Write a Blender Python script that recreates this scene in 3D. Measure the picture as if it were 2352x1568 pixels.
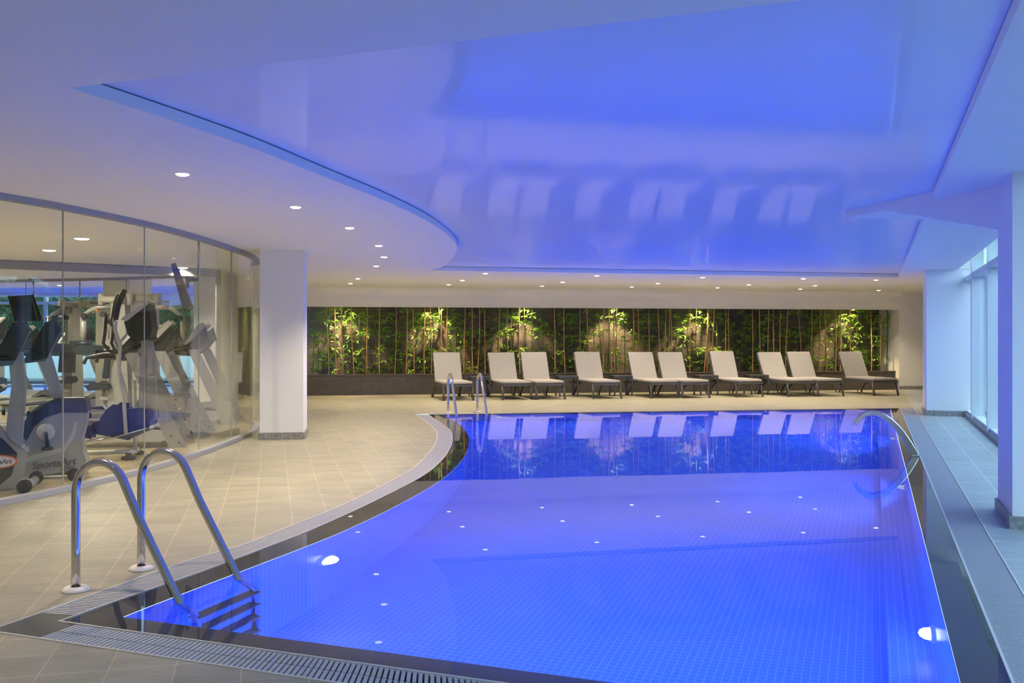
import bpy, bmesh, math, random
from mathutils import Vector, Matrix
from mathutils.geometry import tessellate_polygon
random.seed(7)
for o in list(bpy.data.objects): bpy.data.objects.remove(o)
S = bpy.context.scene
COL = S.collection
F = 2190.0; H = 1.5; CX = 1176.0; CY = 774.0
CEIL = 2.79; GLOSS = 2.87
# ------------------------------------------------------------------ camera
cam = bpy.data.cameras.new('camera'); camo = bpy.data.objects.new('camera', cam); COL.objects.link(camo)
camo.location = (0, 0, H); camo.rotation_euler = (math.radians(90), 0, 0)
cam.sensor_width = 36; cam.lens = F/2352*36; cam.shift_y = -10/2352; cam.clip_end = 300; cam.clip_start = .05
S.camera = camo
# ------------------------------------------------------------------ colour management, world
S.view_settings.view_transform = 'Standard'; S.view_settings.look = 'None'
S.view_settings.gamma = 1; S.view_settings.use_curve_mapping = False
S.view_settings.exposure = 0.0
W = bpy.data.worlds.new('world'); S.world = W; W.use_nodes = True
nt = W.node_tree; bg = nt.nodes['Background']
bg.inputs['Color'].default_value = (0.55, 0.76, 1.0, 1); bg.inputs['Strength'].default_value = 5.0
P_DOWN = 45; P_NEAR = 200; P_BAMBOO = 110; P_POOL = 118; P_GYM = 135; P_PORTAL = 1
WARM = (1.0, .83, .60); WARM2 = (1.0, .72, .38); BLUE = (.085, .235, 1.0)

# ------------------------------------------------------------------ helpers
def px(x, y, Y): return Vector(((x-CX)/F*Y, Y, H-(y-CY)/F*Y))
def fl(x, y, z=0.0):
    Y = (H-z)*F/(y-CY); return Vector(((x-CX)/F*Y, Y, z))
def ce(x, y, z=None):
    z = CEIL if z is None else z
    Y = (z-H)*F/(CY-y); return Vector(((x-CX)/F*Y, Y, z))
def lin(r, g, b):
    f = lambda c: ((c/255+.055)/1.055)**2.4 if c/255 > .04045 else c/255/12.92
    return (f(r), f(g), f(b), 1)
class MB:
    def __init__(s): s.v = []; s.f = []; s.sm = []
    def add(s, vs, fs, smooth=False):
        n = len(s.v); s.v += [tuple(v) for v in vs]
        for f in fs: s.f.append([n+i for i in f]); s.sm.append(smooth)
        return s
    def box(s, c, d, rot=None):
        vs = [Vector((x*d[0]/2, y*d[1]/2, z*d[2]/2)) for x in (-1,1) for y in (-1,1) for z in (-1,1)]
        if rot is not None: vs = [rot @ v for v in vs]
        c = Vector(c); vs = [v+c for v in vs]
        return s.add(vs, [(0,1,3,2),(4,6,7,5),(0,4,5,1),(2,3,7,6),(0,2,6,4),(1,5,7,3)])
    def prism(s, poly, a, b, axis='y', smooth=False):
        # poly = list of (u,w); axis y: (x,z) extruded along y ; axis z: (x,y) extruded along z
        n = len(poly)
        if axis == 'y': A = [(p[0], a, p[1]) for p in poly]; B = [(p[0], b, p[1]) for p in poly]
        elif axis == 'x': A = [(a, p[0], p[1]) for p in poly]; B = [(b, p[0], p[1]) for p in poly]
        else: A = [(p[0], p[1], a) for p in poly]; B = [(p[0], p[1], b) for p in poly]
        k = len(s.v); s.add(A+B, [])
        tri = tessellate_polygon([[Vector(q) for q in A]])
        for t in tri: s.f.append([k+i for i in t]); s.sm.append(False)
        for t in tri: s.f.append([k+n+i for i in reversed(t)]); s.sm.append(False)
        for i in range(n):
            j = (i+1) % n; s.f.append([k+i, k+j, k+n+j, k+n+i]); s.sm.append(smooth)
        return s
    def tube(s, pts, r, seg=10, cap=True, flat=None):
        pts = [Vector(p) for p in pts]; n = len(pts)
        rs = r if isinstance(r, (list, tuple)) else [r]*n
        k = len(s.v); up = None
        for i, p in enumerate(pts):
            t = (pts[min(i+1, n-1)]-pts[max(i-1, 0)]).normalized()
            if up is None:
                up = Vector((0,0,1)) if abs(t.z) < .9 else Vector((0,1,0))
            a = t.cross(up).normalized(); b = a.cross(t).normalized(); up = b
            for j in range(seg):
                q = 2*math.pi*j/seg
                s.v.append(tuple(p+a*math.cos(q)*rs[i]+b*math.sin(q)*rs[i]*(flat or 1)))
        for i in range(n-1):
            for j in range(seg):
                j2 = (j+1) % seg
                s.f.append([k+i*seg+j, k+i*seg+j2, k+(i+1)*seg+j2, k+(i+1)*seg+j]); s.sm.append(True)
        if cap:
            s.f.append([k+j for j in reversed(range(seg))]); s.sm.append(False)
            s.f.append([k+(n-1)*seg+j for j in range(seg)]); s.sm.append(False)
        return s
    def lathe(s, prof, c=(0,0,0), seg=24, M=None):
        k = len(s.v); c = Vector(c)
        for r, z in prof:
            for j in range(seg):
                q = 2*math.pi*j/seg; v = Vector((r*math.cos(q), r*math.sin(q), z))
                if M is not None: v = M @ v
                s.v.append(tuple(v+c))
        for i in range(len(prof)-1):
            for j in range(seg):
                j2 = (j+1) % seg
                s.f.append([k+i*seg+j, k+i*seg+j2, k+(i+1)*seg+j2, k+(i+1)*seg+j]); s.sm.append(True)
        return s
    def flat(s, outer, z, holes=()):
        loops = [[Vector((p[0], p[1], 0)) for p in outer]]+[[Vector((p[0], p[1], 0)) for p in h] for h in holes]
        tri = tessellate_polygon(loops); vs = [(p.x, p.y, z) for l in loops for p in l]
        fs = []
        for a, b, c in tri:
            A, B, C_ = [Vector(vs[i]) for i in (a, b, c)]
            fs.append((a, b, c) if (B-A).cross(C_-A).z > 0 else (a, c, b))
        return s.add(vs, fs)
    def wallstrip(s, pts, z0, z1, smooth=False, closed=False):
        n = len(pts); k = len(s.v)
        for p in pts: s.v.append((p[0], p[1], z0)); s.v.append((p[0], p[1], z1))
        for i in range(n if closed else n-1):
            j = (i+1) % n; s.f.append([k+2*i, k+2*j, k+2*j+1, k+2*i+1]); s.sm.append(smooth)
        return s
    def build(s, name, m=None, parent=None, bevel=0, loc=None, rz=None):
        me = bpy.data.meshes.new(name); me.from_pydata(s.v, [], s.f)
        me.polygons.foreach_set('use_smooth', s.sm); me.update()
        o = bpy.data.objects.new(name, me); COL.objects.link(o)
        if m is not None: me.materials.append(m)
        if parent is not None: o.parent = parent
        if loc is not None: o.location = loc
        if rz is not None: o.rotation_euler.z = rz
        if bevel:
            b = o.modifiers.new('bevel', 'BEVEL'); b.width = bevel; b.segments = 2; b.limit_method = 'ANGLE'
        return o
def tag(o, label, cat, group=None, kind=None):
    o['label'] = label; o['category'] = cat
    if group: o['group'] = group
    if kind: o['kind'] = kind
    return o
def struct(o, label=None):
    o['kind'] = 'structure'
    if label: o['label'] = label
    return o
def empty(name, loc, rz=0):
    o = bpy.data.objects.new(name, None); COL.objects.link(o); o.location = loc; o.rotation_euler.z = rz
    o.empty_display_size = .1; return o
KIDS = {}
def copy_tree(o, parent=None):
    c = o.copy(); COL.objects.link(c); c.parent = parent
    for ch in [q for q in bpy.data.objects if q.parent == o]: copy_tree(ch, c)
    return c
def offset(path, d):
    out = []; n = len(path)
    for i in range(n):
        t = (Vector(path[min(i+1, n-1)][:2])-Vector(path[max(i-1, 0)][:2])).normalized()
        out.append(Vector((path[i][0]+t.y*d, path[i][1]-t.x*d)))
    return out
def smooth_path(pts, n):
    P = [Vector(p[:2]) for p in pts]; P = [P[0]*2-P[1]]+P+[P[-1]*2-P[-2]]; out = []
    for i in range(1, len(P)-2):
        a, b, c, d = P[i-1:i+3]
        for k in range(n):
            t = k/n
            out.append(.5*((2*b)+(c-a)*t+(2*a-5*b+4*c-d)*t*t+(3*b-a-3*c+d)*t**3))
    out.append(P[-2]); return out

# ------------------------------------------------------------------ materials
def mat(name, col, rough=.5, metal=0, spec=.5, noise=0, nscale=8, bump=0, bscale=60, coat=0):
    m = bpy.data.materials.new(name); m.use_nodes = True; nt = m.node_tree; b = nt.nodes['Principled BSDF']
    b.inputs['Base Color'].default_value = col if len(col) == 4 else (*col, 1)
    b.inputs['Roughness'].default_value = rough; b.inputs['Metallic'].default_value = metal
    b.inputs['Specular IOR Level'].default_value = spec; b.inputs['Coat Weight'].default_value = coat
    tc = nt.nodes.new('ShaderNodeTexCoord')
    if noise:
        nz = nt.nodes.new('ShaderNodeTexNoise'); nz.inputs['Scale'].default_value = nscale; nz.inputs['Detail'].default_value = 5
        nt.links.new(tc.outputs['Object'], nz.inputs['Vector'])
        mr = nt.nodes.new('ShaderNodeMapRange'); mr.inputs['From Min'].default_value = .3; mr.inputs['From Max'].default_value = .7
        mr.inputs['To Min'].default_value = 1-noise; mr.inputs['To Max'].default_value = 1+noise
        nt.links.new(nz.outputs['Fac'], mr.inputs['Value'])
        mx = nt.nodes.new('ShaderNodeVectorMath'); mx.operation = 'SCALE'
        mx.inputs[0].default_value = col[:3]; nt.links.new(mr.outputs[0], mx.inputs['Scale'])
        nt.links.new(mx.outputs[0], b.inputs['Base Color'])
    if bump:
        nb = nt.nodes.new('ShaderNodeTexNoise'); nb.inputs['Scale'].default_value = bscale; nb.inputs['Detail'].default_value = 4
        nt.links.new(tc.outputs['Object'], nb.inputs['Vector'])
        bp = nt.nodes.new('ShaderNodeBump'); bp.inputs['Strength'].default_value = bump; bp.inputs['Distance'].default_value = .01
        nt.links.new(nb.outputs['Fac'], bp.inputs['Height']); nt.links.new(bp.outputs[0], b.inputs['Normal'])
    return m
def tile_mat(name, c1, c2, grout, ang, w, h, mortar, rough=.5, bump=.25, noise=.18, nscale=3, stretch=(1,1,1), offs=0, bscale=25, phase=(0,0)):
    m = bpy.data.materials.new(name); m.use_nodes = True; nt = m.node_tree; b = nt.nodes['Principled BSDF']
    b.inputs['Roughness'].default_value = rough
    tc = nt.nodes.new('ShaderNodeTexCoord'); mp = nt.nodes.new('ShaderNodeMapping')
    mp.inputs['Rotation'].default_value = (0, 0, ang); mp.inputs['Location'].default_value = (phase[0], phase[1], 0)
    nt.links.new(tc.outputs['Object'], mp.inputs['Vector'])
    br = nt.nodes.new('ShaderNodeTexBrick'); br.offset = offs; br.inputs['Scale'].default_value = 1
    br.inputs['Brick Width'].default_value = w; br.inputs['Row Height'].default_value = h
    br.inputs['Mortar Size'].default_value = mortar; br.inputs['Mortar Smooth'].default_value = .1
    br.inputs['Color1'].default_value = c1; br.inputs['Color2'].default_value = c2; br.inputs['Mortar'].default_value = grout
    nt.links.new(mp.outputs[0], br.inputs['Vector'])
    mp2 = nt.nodes.new('ShaderNodeMapping'); mp2.inputs['Scale'].default_value = stretch
    nt.links.new(mp.outputs[0], mp2.inputs['Vector'])
    nz = nt.nodes.new('ShaderNodeTexNoise'); nz.inputs['Scale'].default_value = nscale; nz.inputs['Detail'].default_value = 7
    nz.inputs['Roughness'].default_value = .65
    nt.links.new(mp2.outputs[0], nz.inputs['Vector'])
    mr = nt.nodes.new('ShaderNodeMapRange'); mr.inputs['From Min'].default_value = .3; mr.inputs['From Max'].default_value = .7
    mr.inputs['To Min'].default_value = 1-noise; mr.inputs['To Max'].default_value = 1+noise
    nt.links.new(nz.outputs['Fac'], mr.inputs['Value'])
    sc = nt.nodes.new('ShaderNodeVectorMath'); sc.operation = 'SCALE'
    nt.links.new(br.outputs['Color'], sc.inputs[0]); nt.links.new(mr.outputs[0], sc.inputs['Scale'])
    nt.links.new(sc.outputs[0], b.inputs['Base Color'])
    nb = nt.nodes.new('ShaderNodeTexNoise'); nb.inputs['Scale'].default_value = bscale; nb.inputs['Detail'].default_value = 6
    nt.links.new(mp2.outputs[0], nb.inputs['Vector'])
    ad = nt.nodes.new('ShaderNodeMath'); ad.operation = 'SUBTRACT'
    nt.links.new(nb.outputs['Fac'], ad.inputs[0]); nt.links.new(br.outputs['Fac'], ad.inputs[1])
    bp = nt.nodes.new('ShaderNodeBump'); bp.inputs['Strength'].default_value = bump; bp.inputs['Distance'].default_value = .01
    nt.links.new(ad.outputs[0], bp.inputs['Height']); nt.links.new(bp.outputs[0], b.inputs['Normal'])
    return m
def emis(name, col, st):
    m = bpy.data.materials.new(name); m.use_nodes = True; nt = m.node_tree; nt.nodes.clear()
    e = nt.nodes.new('ShaderNodeEmission'); o = nt.nodes.new('ShaderNodeOutputMaterial')
    e.inputs[0].default_value = (*col[:3], 1); e.inputs[1].default_value = st; nt.links.new(e.outputs[0], o.inputs[0]); return m
def thin_glass(name, tint=(.93,.97,.95), f0=.04, rough=0):
    # schlick reflectance that is the same from both sides of the pane
    m = bpy.data.materials.new(name); m.use_nodes = True; nt = m.node_tree; nt.nodes.clear()
    N = nt.nodes.new; K = nt.links.new
    o = N('ShaderNodeOutputMaterial'); mx = N('ShaderNodeMixShader'); t = N('ShaderNodeBsdfTransparent'); g = N('ShaderNodeBsdfGlossy')
    t.inputs[0].default_value = (*tint, 1); g.inputs['Roughness'].default_value = rough; g.inputs['Color'].default_value = (1,1,1,1)
    geo = N('ShaderNodeNewGeometry'); dt = N('ShaderNodeVectorMath'); dt.operation = 'DOT_PRODUCT'
    K(geo.outputs['Normal'], dt.inputs[0]); K(geo.outputs['Incoming'], dt.inputs[1])
    def mth(op, a, b=None):
        n = N('ShaderNodeMath'); n.operation = op
        for i, v in enumerate((a, b)):
            if v is None: continue
            if isinstance(v, (int, float)): n.inputs[i].default_value = v
            else: K(v, n.inputs[i])
        return n.outputs[0]
    c = mth('ABSOLUTE', dt.outputs['Value']); p = mth('POWER', mth('SUBTRACT', 1.0, c), 5.0)
    f = mth('ADD', mth('MULTIPLY', p, 1-f0), f0)
    K(f, mx.inputs[0]); K(t.outputs[0], mx.inputs[1]); K(g.outputs[0], mx.inputs[2]); K(mx.outputs[0], o.inputs[0]); return m
def water_mat():
    m = bpy.data.materials.new('water'); m.use_nodes = True; nt = m.node_tree; nt.nodes.clear()
    o = nt.nodes.new('ShaderNodeOutputMaterial'); g = nt.nodes.new('ShaderNodeBsdfGlass')
    g.inputs['IOR'].default_value = 1.33; g.inputs['Roughness'].default_value = 0; g.inputs['Color'].default_value = (1,1,1,1)
    tc = nt.nodes.new('ShaderNodeTexCoord'); nz = nt.nodes.new('ShaderNodeTexNoise'); nz.inputs['Scale'].default_value = 1.1
    nz.inputs['Detail'].default_value = 2
    bp = nt.nodes.new('ShaderNodeBump'); bp.inputs['Strength'].default_value = .02; bp.inputs['Distance'].default_value = .02
    nt.links.new(tc.outputs['Object'], nz.inputs['Vector']); nt.links.new(nz.outputs['Fac'], bp.inputs['Height'])
    nt.links.new(bp.outputs[0], g.inputs['Normal']); nt.links.new(g.outputs[0], o.inputs[0]); return m
M = dict(
 white=mat('white_plaster', (.87,.86,.82), .75, spec=.2, bump=.03, bscale=120),
 grey=mat('grey_plaster', (.36,.36,.37), .6, spec=.3),
 gloss=None,
 granite=mat('granite_skirting', (.30,.29,.27), .4, noise=.35, nscale=26, bump=.05),
 gap=mat('shadow_gap', (.015,.015,.02), .8),
 coping=mat('dark_coping', (.085,.085,.075), .2, noise=.12, nscale=5),
 darkstone=mat('dark_stone', (.075,.078,.078), .35, noise=.08, nscale=30),
 grate=mat('grating', (.42,.42,.45), .45),
 line=mat('joint_strip', (.62,.58,.54), .4),
 planter=mat('planter_stone', (.085,.072,.062), .3, noise=.2, nscale=6),
 niche=tile_mat('niche_stone', lin(118,108,98), lin(102,94,86), lin(70,64,60), 0, .4, .2, .003, .8, .8, .25, 6, (1,1,1), .5, 14),
 soil=mat('soil', (.05,.035,.025), .9, noise=.3, bump=.5, bscale=30),
 chrome=mat('chrome', (.62,.60,.60), .13, 1), steel=mat('brushed_steel', (.70,.70,.70), .16, 1),
 plate=mat('flange_white', (.75,.68,.66), .5),
 lframe=mat('dark_metal', (.10,.10,.105), .4, .3), table=mat('table_metal', (.085,.085,.09), .4, .3),
 cushion=mat('cushion_fabric', (.35,.335,.315), .8, spec=.2, noise=.04, nscale=14, bump=.08, bscale=9),
 seam=mat('cushion_seam', (.55,.5,.44), .8),
 cane=mat('dry_cane', (.55,.31,.13), .5, noise=.25, nscale=9), green=mat('green_culm', (.06,.12,.03), .45, noise=.3, nscale=9),
 leaf=mat('bamboo_leaf', (.24,.46,.05), .45, noise=.35, nscale=5),
 mirror=mat('mirror', (.86,.88,.86), .0, 1),
 fshell=mat('machine_silver', (.36,.36,.35), .35, .15), fshell2=mat('machine_light', (.50,.50,.47), .4),
 fdark=mat('machine_charcoal', (.035,.037,.042), .4), fblack=mat('black_rubber', (.012,.012,.013), .6),
 fblue=mat('machine_navy', (.02,.03,.09), .35), pad=mat('pad_vinyl', (.02,.035,.05), .4),
 grip=mat('grip_foam', (.02,.022,.03), .75), screen=mat('screen_glass', (.006,.006,.007), .1),
 frameWhite=mat('window_frame', (.72,.76,.76), .4), orange=mat('orange_mark', (.75,.16,.03), .5), red=mat('red_key', (.5,.02,.03), .5),
 glass=thin_glass('wall_glass', (.985,.995,.985), .022), wglass=thin_glass('window_glass', (.85,.93,.93)), water=water_mat(),
 disc=emis('lamp_glow', (1,.93,.80), 2.6), pdisc=emis('pool_lamp_glow', (.62,.72,1), 9), pdisc2=emis('added_pool_lamp_glow', (.3,.45,1), 1.2), bdisc=emis('spot_glow', (1,.8,.4), 12),
 grass=mat('lawn', (.06,.10,.03), .9, noise=.4, nscale=3), hedge=mat('hedge_leaf', (.035,.075,.03), .7, noise=.5, nscale=3),
 bark=mat('bark', (.08,.06,.045), .9), pale=mat('pale_wall', (.6,.65,.68), .8), text=mat('lettering_grey', (.12,.12,.13), .5),
 pool=tile_mat('pool_mosaic', (.085,.25,.88,1), (.075,.235,.84,1), (.26,.42,.96,1), math.radians(20.7), .05, .05, .0035, .3, .05, .05, 2),
 poolw=mat('pool_mosaic_wall', (.085,.25,.88), .3),
 plight=mat('fixture_ring', (.7,.72,.75), .3, .6), sprout=mat('jet_water', (.8,.88,1), .05),
)
def stretch_film():
    m = bpy.data.materials.new('stretch_film'); m.use_nodes = True; nt = m.node_tree; nt.nodes.clear(); N = nt.nodes.new; K = nt.links.new
    o = N('ShaderNodeOutputMaterial'); mx = N('ShaderNodeMixShader'); d = N('ShaderNodeBsdfDiffuse'); g = N('ShaderNodeBsdfGlossy')
    d.inputs[0].default_value = (.74,.80,.92,1); g.inputs['Roughness'].default_value = .06; g.inputs['Color'].default_value = (.95,.97,1,1)
    geo = N('ShaderNodeNewGeometry'); dt = N('ShaderNodeVectorMath'); dt.operation = 'DOT_PRODUCT'
    K(geo.outputs['Normal'], dt.inputs[0]); K(geo.outputs['Incoming'], dt.inputs[1])
    def mth(op, a, b=None):
        n = N('ShaderNodeMath'); n.operation = op
        for i, v in enumerate((a, b)):
            if v is None: continue
            if isinstance(v, (int, float)): n.inputs[i].default_value = v
            else: K(v, n.inputs[i])
        return n.outputs[0]
    p = mth('POWER', mth('SUBTRACT', 1.0, mth('ABSOLUTE', dt.outputs['Value'])), 3.0)
    K(mth('ADD', mth('MULTIPLY', p, .20), .03), mx.inputs[0]); K(d.outputs[0], mx.inputs[1]); K(g.outputs[0], mx.inputs[2]); K(mx.outputs[0], o.inputs[0]); return m
M['gloss'] = stretch_film()
A_T = math.radians(-14.1); A_R = math.radians(20.67)
# texture x axis across the tile direction : rotate the coordinates so the tile direction becomes +y
M['deck'] = tile_mat('deck_tile', lin(160,155,132), lin(149,145,125), lin(192,176,152), -math.radians(14.1), .2916, .2916, .0035, .42, .55, .16, 2.2, (1,2.2,1), 0, 22, (.136,-.243))
M['deck_near'] = M['deck']
_uo = fl(2127,985).x*math.cos(math.radians(20.67))-fl(2127,985).y*math.sin(math.radians(20.67))
M['deckr'] = tile_mat('deck_tile_right', lin(172,176,172), lin(160,166,164), lin(215,215,210), math.radians(20.67), .306, .61, .004, .42, .4, .12, 4, (1,2,1), 0, 26, (-_uo, .1))
M['gymfloor'] = tile_mat('gym_laminate', lin(190,176,140), lin(172,156,122), lin(110,96,70), math.radians(2), 1.2, .12, .003, .3, .05, .12, 5, (1,8,1), .4)
# wall mosaic uses a vertical grid: separate u,v
def mosaic_wall():
    m = bpy.data.materials.new('pool_wall_mosaic'); m.use_nodes = True; nt = m.node_tree; b = nt.nodes['Principled BSDF']
    b.inputs['Roughness'].default_value = .3
    tc = nt.nodes.new('ShaderNodeTexCoord'); br = nt.nodes.new('ShaderNodeTexBrick'); br.offset = 0
    br.inputs['Scale'].default_value = 1; br.inputs['Brick Width'].default_value = .05; br.inputs['Row Height'].default_value = .05
    br.inputs['Mortar Size'].default_value = .0035; br.inputs['Color1'].default_value = (.085,.25,.88,1)
    br.inputs['Color2'].default_value = (.075,.235,.84,1); br.inputs['Mortar'].default_value = (.26,.42,.96,1)
    nt.links.new(tc.outputs['UV'], br.inputs['Vector']); nt.links.new(br.outputs['Color'], b.inputs['Base Color']); return m
M['poolw'] = mosaic_wall()

# ------------------------------------------------------------------ plan geometry
DR = Vector((math.sin(A_R), math.cos(A_R)))          # direction of the right pool side
NR = Vector((DR.y, -DR.x))                            # towards the windows
W0 = Vector((8.66, 17.98))                            # window line, far end
FL_ = Vector((-5.2, 24.5)); FR_ = Vector((11.1, 27.32)); DF = (FR_-FL_).normalized(); NF = Vector((-DF.y, DF.x))
# pool outlines
c_wat = fl(134.7, 1426.7); c_far = fl(983, 951.4); c_fr = fl(2068, 937.5)
wat_left = [(134.7,1426.7),(265,1380),(431,1323),(560,1275.5),(641,1245),(703,1221),(805,1176),(886,1137),(968,1094),(1009,1062),(1031,1033),(1038.5,1010),(1033.5,988),(1008.7,968.8),(983,951.4)]
out_left = [(94,1407),(171,1380),(435,1287),(560,1251),(662,1210.6),(747.7,1177),(815,1147),(870,1119.8),(917,1095),(954,1072),(980.4,1045),(996.7,1025),(1004.5,1002),(998.8,986),(976,966),(952,951.2)]
deep_left = [(283,1413),(367,1380),(570,1303),(711,1249.4),(805,1210.6),(907,1161.6),(998.8,1110.6),(1040,1078),(1068,1045),(1077,1015),(1072,994),(1052,971),(1014,952)]
WL = smooth_path([fl(*p) for p in wat_left], 8); OL = smooth_path([fl(*p) for p in out_left], 8); DL = smooth_path([fl(*p) for p in deep_left], 8)
NE = (fl(1148.5, 1568)-fl(134.7, 1426.7)).to_2d().normalized()   # near edge direction
def isect(p, d, q, e):
    p, d, q, e = [Vector(v[:2]) for v in (p, d, q, e)]; k = d.x*e.y-d.y*e.x
    t = ((q.x-p.x)*e.y-(q.y-p.y)*e.x)/k; return p+d*t
RW = fl(2114, 1047).to_2d(); RD = fl(2122.7, 1241).to_2d(); RO = fl(2215, 1137).to_2d()
RO = fl(2127, 985).to_2d()
w_nl = WL[0]; w_nr = isect(w_nl, NE, RW, DR); w_fl = WL[-1]; w_fr = c_fr.to_2d()
water_poly = WL+[w_fr, w_nr]
d_nl = DL[0]; nd = (fl(1200,1538)-fl(283,1413)).to_2d().normalized()
d_nr = isect(d_nl, NE, RD, DR); FE = (w_fr-w_fl).normalized(); d_fr = isect(w_fl, FE, RD, DR)
DL[-1] = isect(w_fl, FE, DL[-2], (DL[-1]-DL[-2])) if True else DL[-1]
deep_poly = DL+[d_fr, d_nr]
NO = fl(600, 1542).to_2d()                             # near grating outer line
o_nl = isect(NO, NE, OL[0], (OL[1]-OL[0])); o_nr = isect(NO, NE, RO, DR); o_fr = isect(w_fl, FE, RO, DR)
out_poly = [o_nl]+OL+[w_fr+(o_fr-w_fr)*1.0, o_nr]
# ------------------------------------------------------------------ pool
PD = -1.6
mb = MB(); mb.flat(deep_poly, PD); struct(mb.build('floor', M['pool']), 'blue mosaic pool floor')
def wallmesh(path, z0, z1, name, m):
    mb = MB(); mb.wallstrip(path, z0, z1); o = mb.build(name, m); me = o.data
    uv = me.uv_layers.new(name='UVMap'); L = [0]
    for a, b in zip(path[:-1], path[1:]): L.append(L[-1]+(Vector(a)-Vector(b)).length)
    for p in me.polygons:
        for li in p.loop_indices:
            vi = me.loops[li].vertex_index; uv.data[li].uv = (L[vi//2], me.vertices[vi].co.z)
    return struct(o)
wallmesh(deep_poly+[deep_poly[0]], PD, -.035, 'wall_pool', M['poolw'])
# ledge under the right wall
lw = .27
mb = MB(); a = d_nr; b = d_fr
q = [a, b, b-NR*lw, a-NR*lw]
mb.flat(q, -1.38); mb.wallstrip([q[3], q[2]], PD, -1.38)
struct(mb.build('trim_ledge', M['pool']), 'mosaic ledge along the right wall of the pool')
# submerged dark coping
mb = MB(); mb.flat(water_poly, -.03, [deep_poly]) if False else None
def ringfill(outer, inner, z, m, name):
    mb = MB(); bm = bmesh.new()
    loops = []
    for lp in (outer, inner):
        vs = [bm.verts.new((p[0], p[1], z)) for p in lp]
        for i in range(len(vs)): bm.edges.new((vs[i], vs[(i+1) % len(vs)]))
    r = bmesh.ops.triangle_fill(bm, edges=bm.edges[:], use_beauty=True, use_dissolve=False)
    bmesh.ops.recalc_face_normals(bm, faces=bm.faces[:])
    for f in bm.faces:
        if f.normal.z < 0: f.normal_flip()
    me = bpy.data.meshes.new(name); bm.to_mesh(me); bm.free()
    o = bpy.data.objects.new(name, me); COL.objects.link(o); me.materials.append(m); return o
far_in = .0
dp2 = [Vector(p) for p in deep_poly]
# the deep edge touches the far edge: pull it back a hair so that the ring stays closed
bk = -Vector((-FE.y, FE.x))*.012
dp2 = [p+(bk if (p-w_fl).dot(Vector((-FE.y, FE.x))) > -.006 else Vector((0,0))) for p in dp2]
struct(ringfill(water_poly, dp2, -.03, M['coping'], 'trim_coping'), 'dark stone rim just under the water surface')
# channel under gratings
struct(ringfill([p for p in out_poly], water_poly, -.12, M['gap'], 'trim_channel')) if False else None
op2 = [Vector(p) for p in out_poly]
for i, p in enumerate(op2):
    if (p-w_fl).dot(Vector((-FE.y, FE.x))) > -.03: op2[i] = p+Vector((-FE.y, FE.x))*.02
struct(ringfill(op2, water_poly, -.06, M['gap'], 'trim_channel'), 'dark overflow channel under the gratings')
mb = MB(); mb.flat(water_poly, 0.0)
wo = mb.build('pool_water', M['water']); tag(wo, 'clear still blue water filling the curved indoor pool', 'water', kind='stuff')
# outer edge strips (thin metal)
def ribbon(path, w, z0, z1, name, m, label=None, closed=False):
    A = offset(path, -w/2); B = offset(path, w/2); n = len(path); mb = MB(); vs = []
    for a, b in zip(A, B): vs += [(a.x, a.y, z1), (b.x, b.y, z1), (a.x, a.y, z0), (b.x, b.y, z0)]
    fs = []
    for i in range(n-1):
        k = 4*i; fs += [(k, k+1, k+5, k+4), (k+2, k, k+4, k+6), (k+1, k+3, k+7, k+5)]
    fs += [(0, 2, 3, 1), (4*n-4, 4*n-3, 4*n-1, 4*n-2)]
    mb.add(vs, fs); o = mb.build(name, m); return struct(o, label)
ribbon([o_nr, o_nl]+OL, .012, -.06, .004, 'trim_edge_left', M['line'])
ribbon(WL[::1], .010, -.06, .003, 'trim_edge_water', M['line'])
ribbon([w_nl, w_nr], .012, -.06, .004, 'trim_edge_near', M['line'])
ribbon([w_nr, w_fr], .014, -.06, .004, 'trim_edge_right', M['line'])
ribbon([o_nr, o_fr], .012, -.06, .004, 'trim_edge_deck', M['line'])
ribbon([w_fl, w_fr], .02, -.3, .002, 'trim_edge_far', M['darkstone'])
# gratings : bars across the channel
def resample(path, n):
    L = [0]
    for a, b in zip(path[:-1], path[1:]): L.append(L[-1]+(b-a).length)
    out = []; j = 0
    for i in range(n+1):
        s_ = L[-1]*i/n
        while j < len(L)-2 and L[j+1] < s_: j += 1
        t = (s_-L[j])/max(1e-9, L[j+1]-L[j]); out.append(path[j].lerp(path[j+1], t))
    return out, L[-1]
def grating(inner, outer, label, split=False, pitch=.03):
    inner = [Vector(p[:2]) for p in inner]; outer = [Vector(p[:2]) for p in outer]
    _, L = resample(outer, 10); n = int(L/pitch)
    A, _ = resample(inner, n*2); B, _ = resample(outer, n*2); mb = MB()
    segs = [(.03, .485), (.515, .97)] if split else [(.03, .97)]
    for i in range(n):
        a0 = A[2*i]; a1 = A[2*i].lerp(A[2*i+2], .64); b0 = B[2*i]; b1 = B[2*i].lerp(B[2*i+2], .64)
        for u, v in segs:
            q = [a0.lerp(b0, u), a1.lerp(b1, u), a1.lerp(b1, v), a0.lerp(b0, v)]
            vs = [(p.x, p.y, .0) for p in q]+[(p.x, p.y, -.03) for p in q]
            mb.add(vs, [(0,1,2,3),(0,4,5,1),(1,5,6,2),(2,6,7,3),(3,7,4,0)])
    for (u, v) in ([(.0,.03),(.49,.51),(.97,1.)] if split else [(.0,.03),(.97,1.)]):
        vs = []
        for p, q in zip(A, B): a = p.lerp(q, u); b = p.lerp(q, v); vs += [(a.x,a.y,-.006),(b.x,b.y,-.006)]
        mb.add(vs, [(2*i, 2*i+1, 2*i+3, 2*i+2) for i in range(len(A)-1)])
    return tag(mb.build('drain_grating', M['grate']), label, 'grating')
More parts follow.
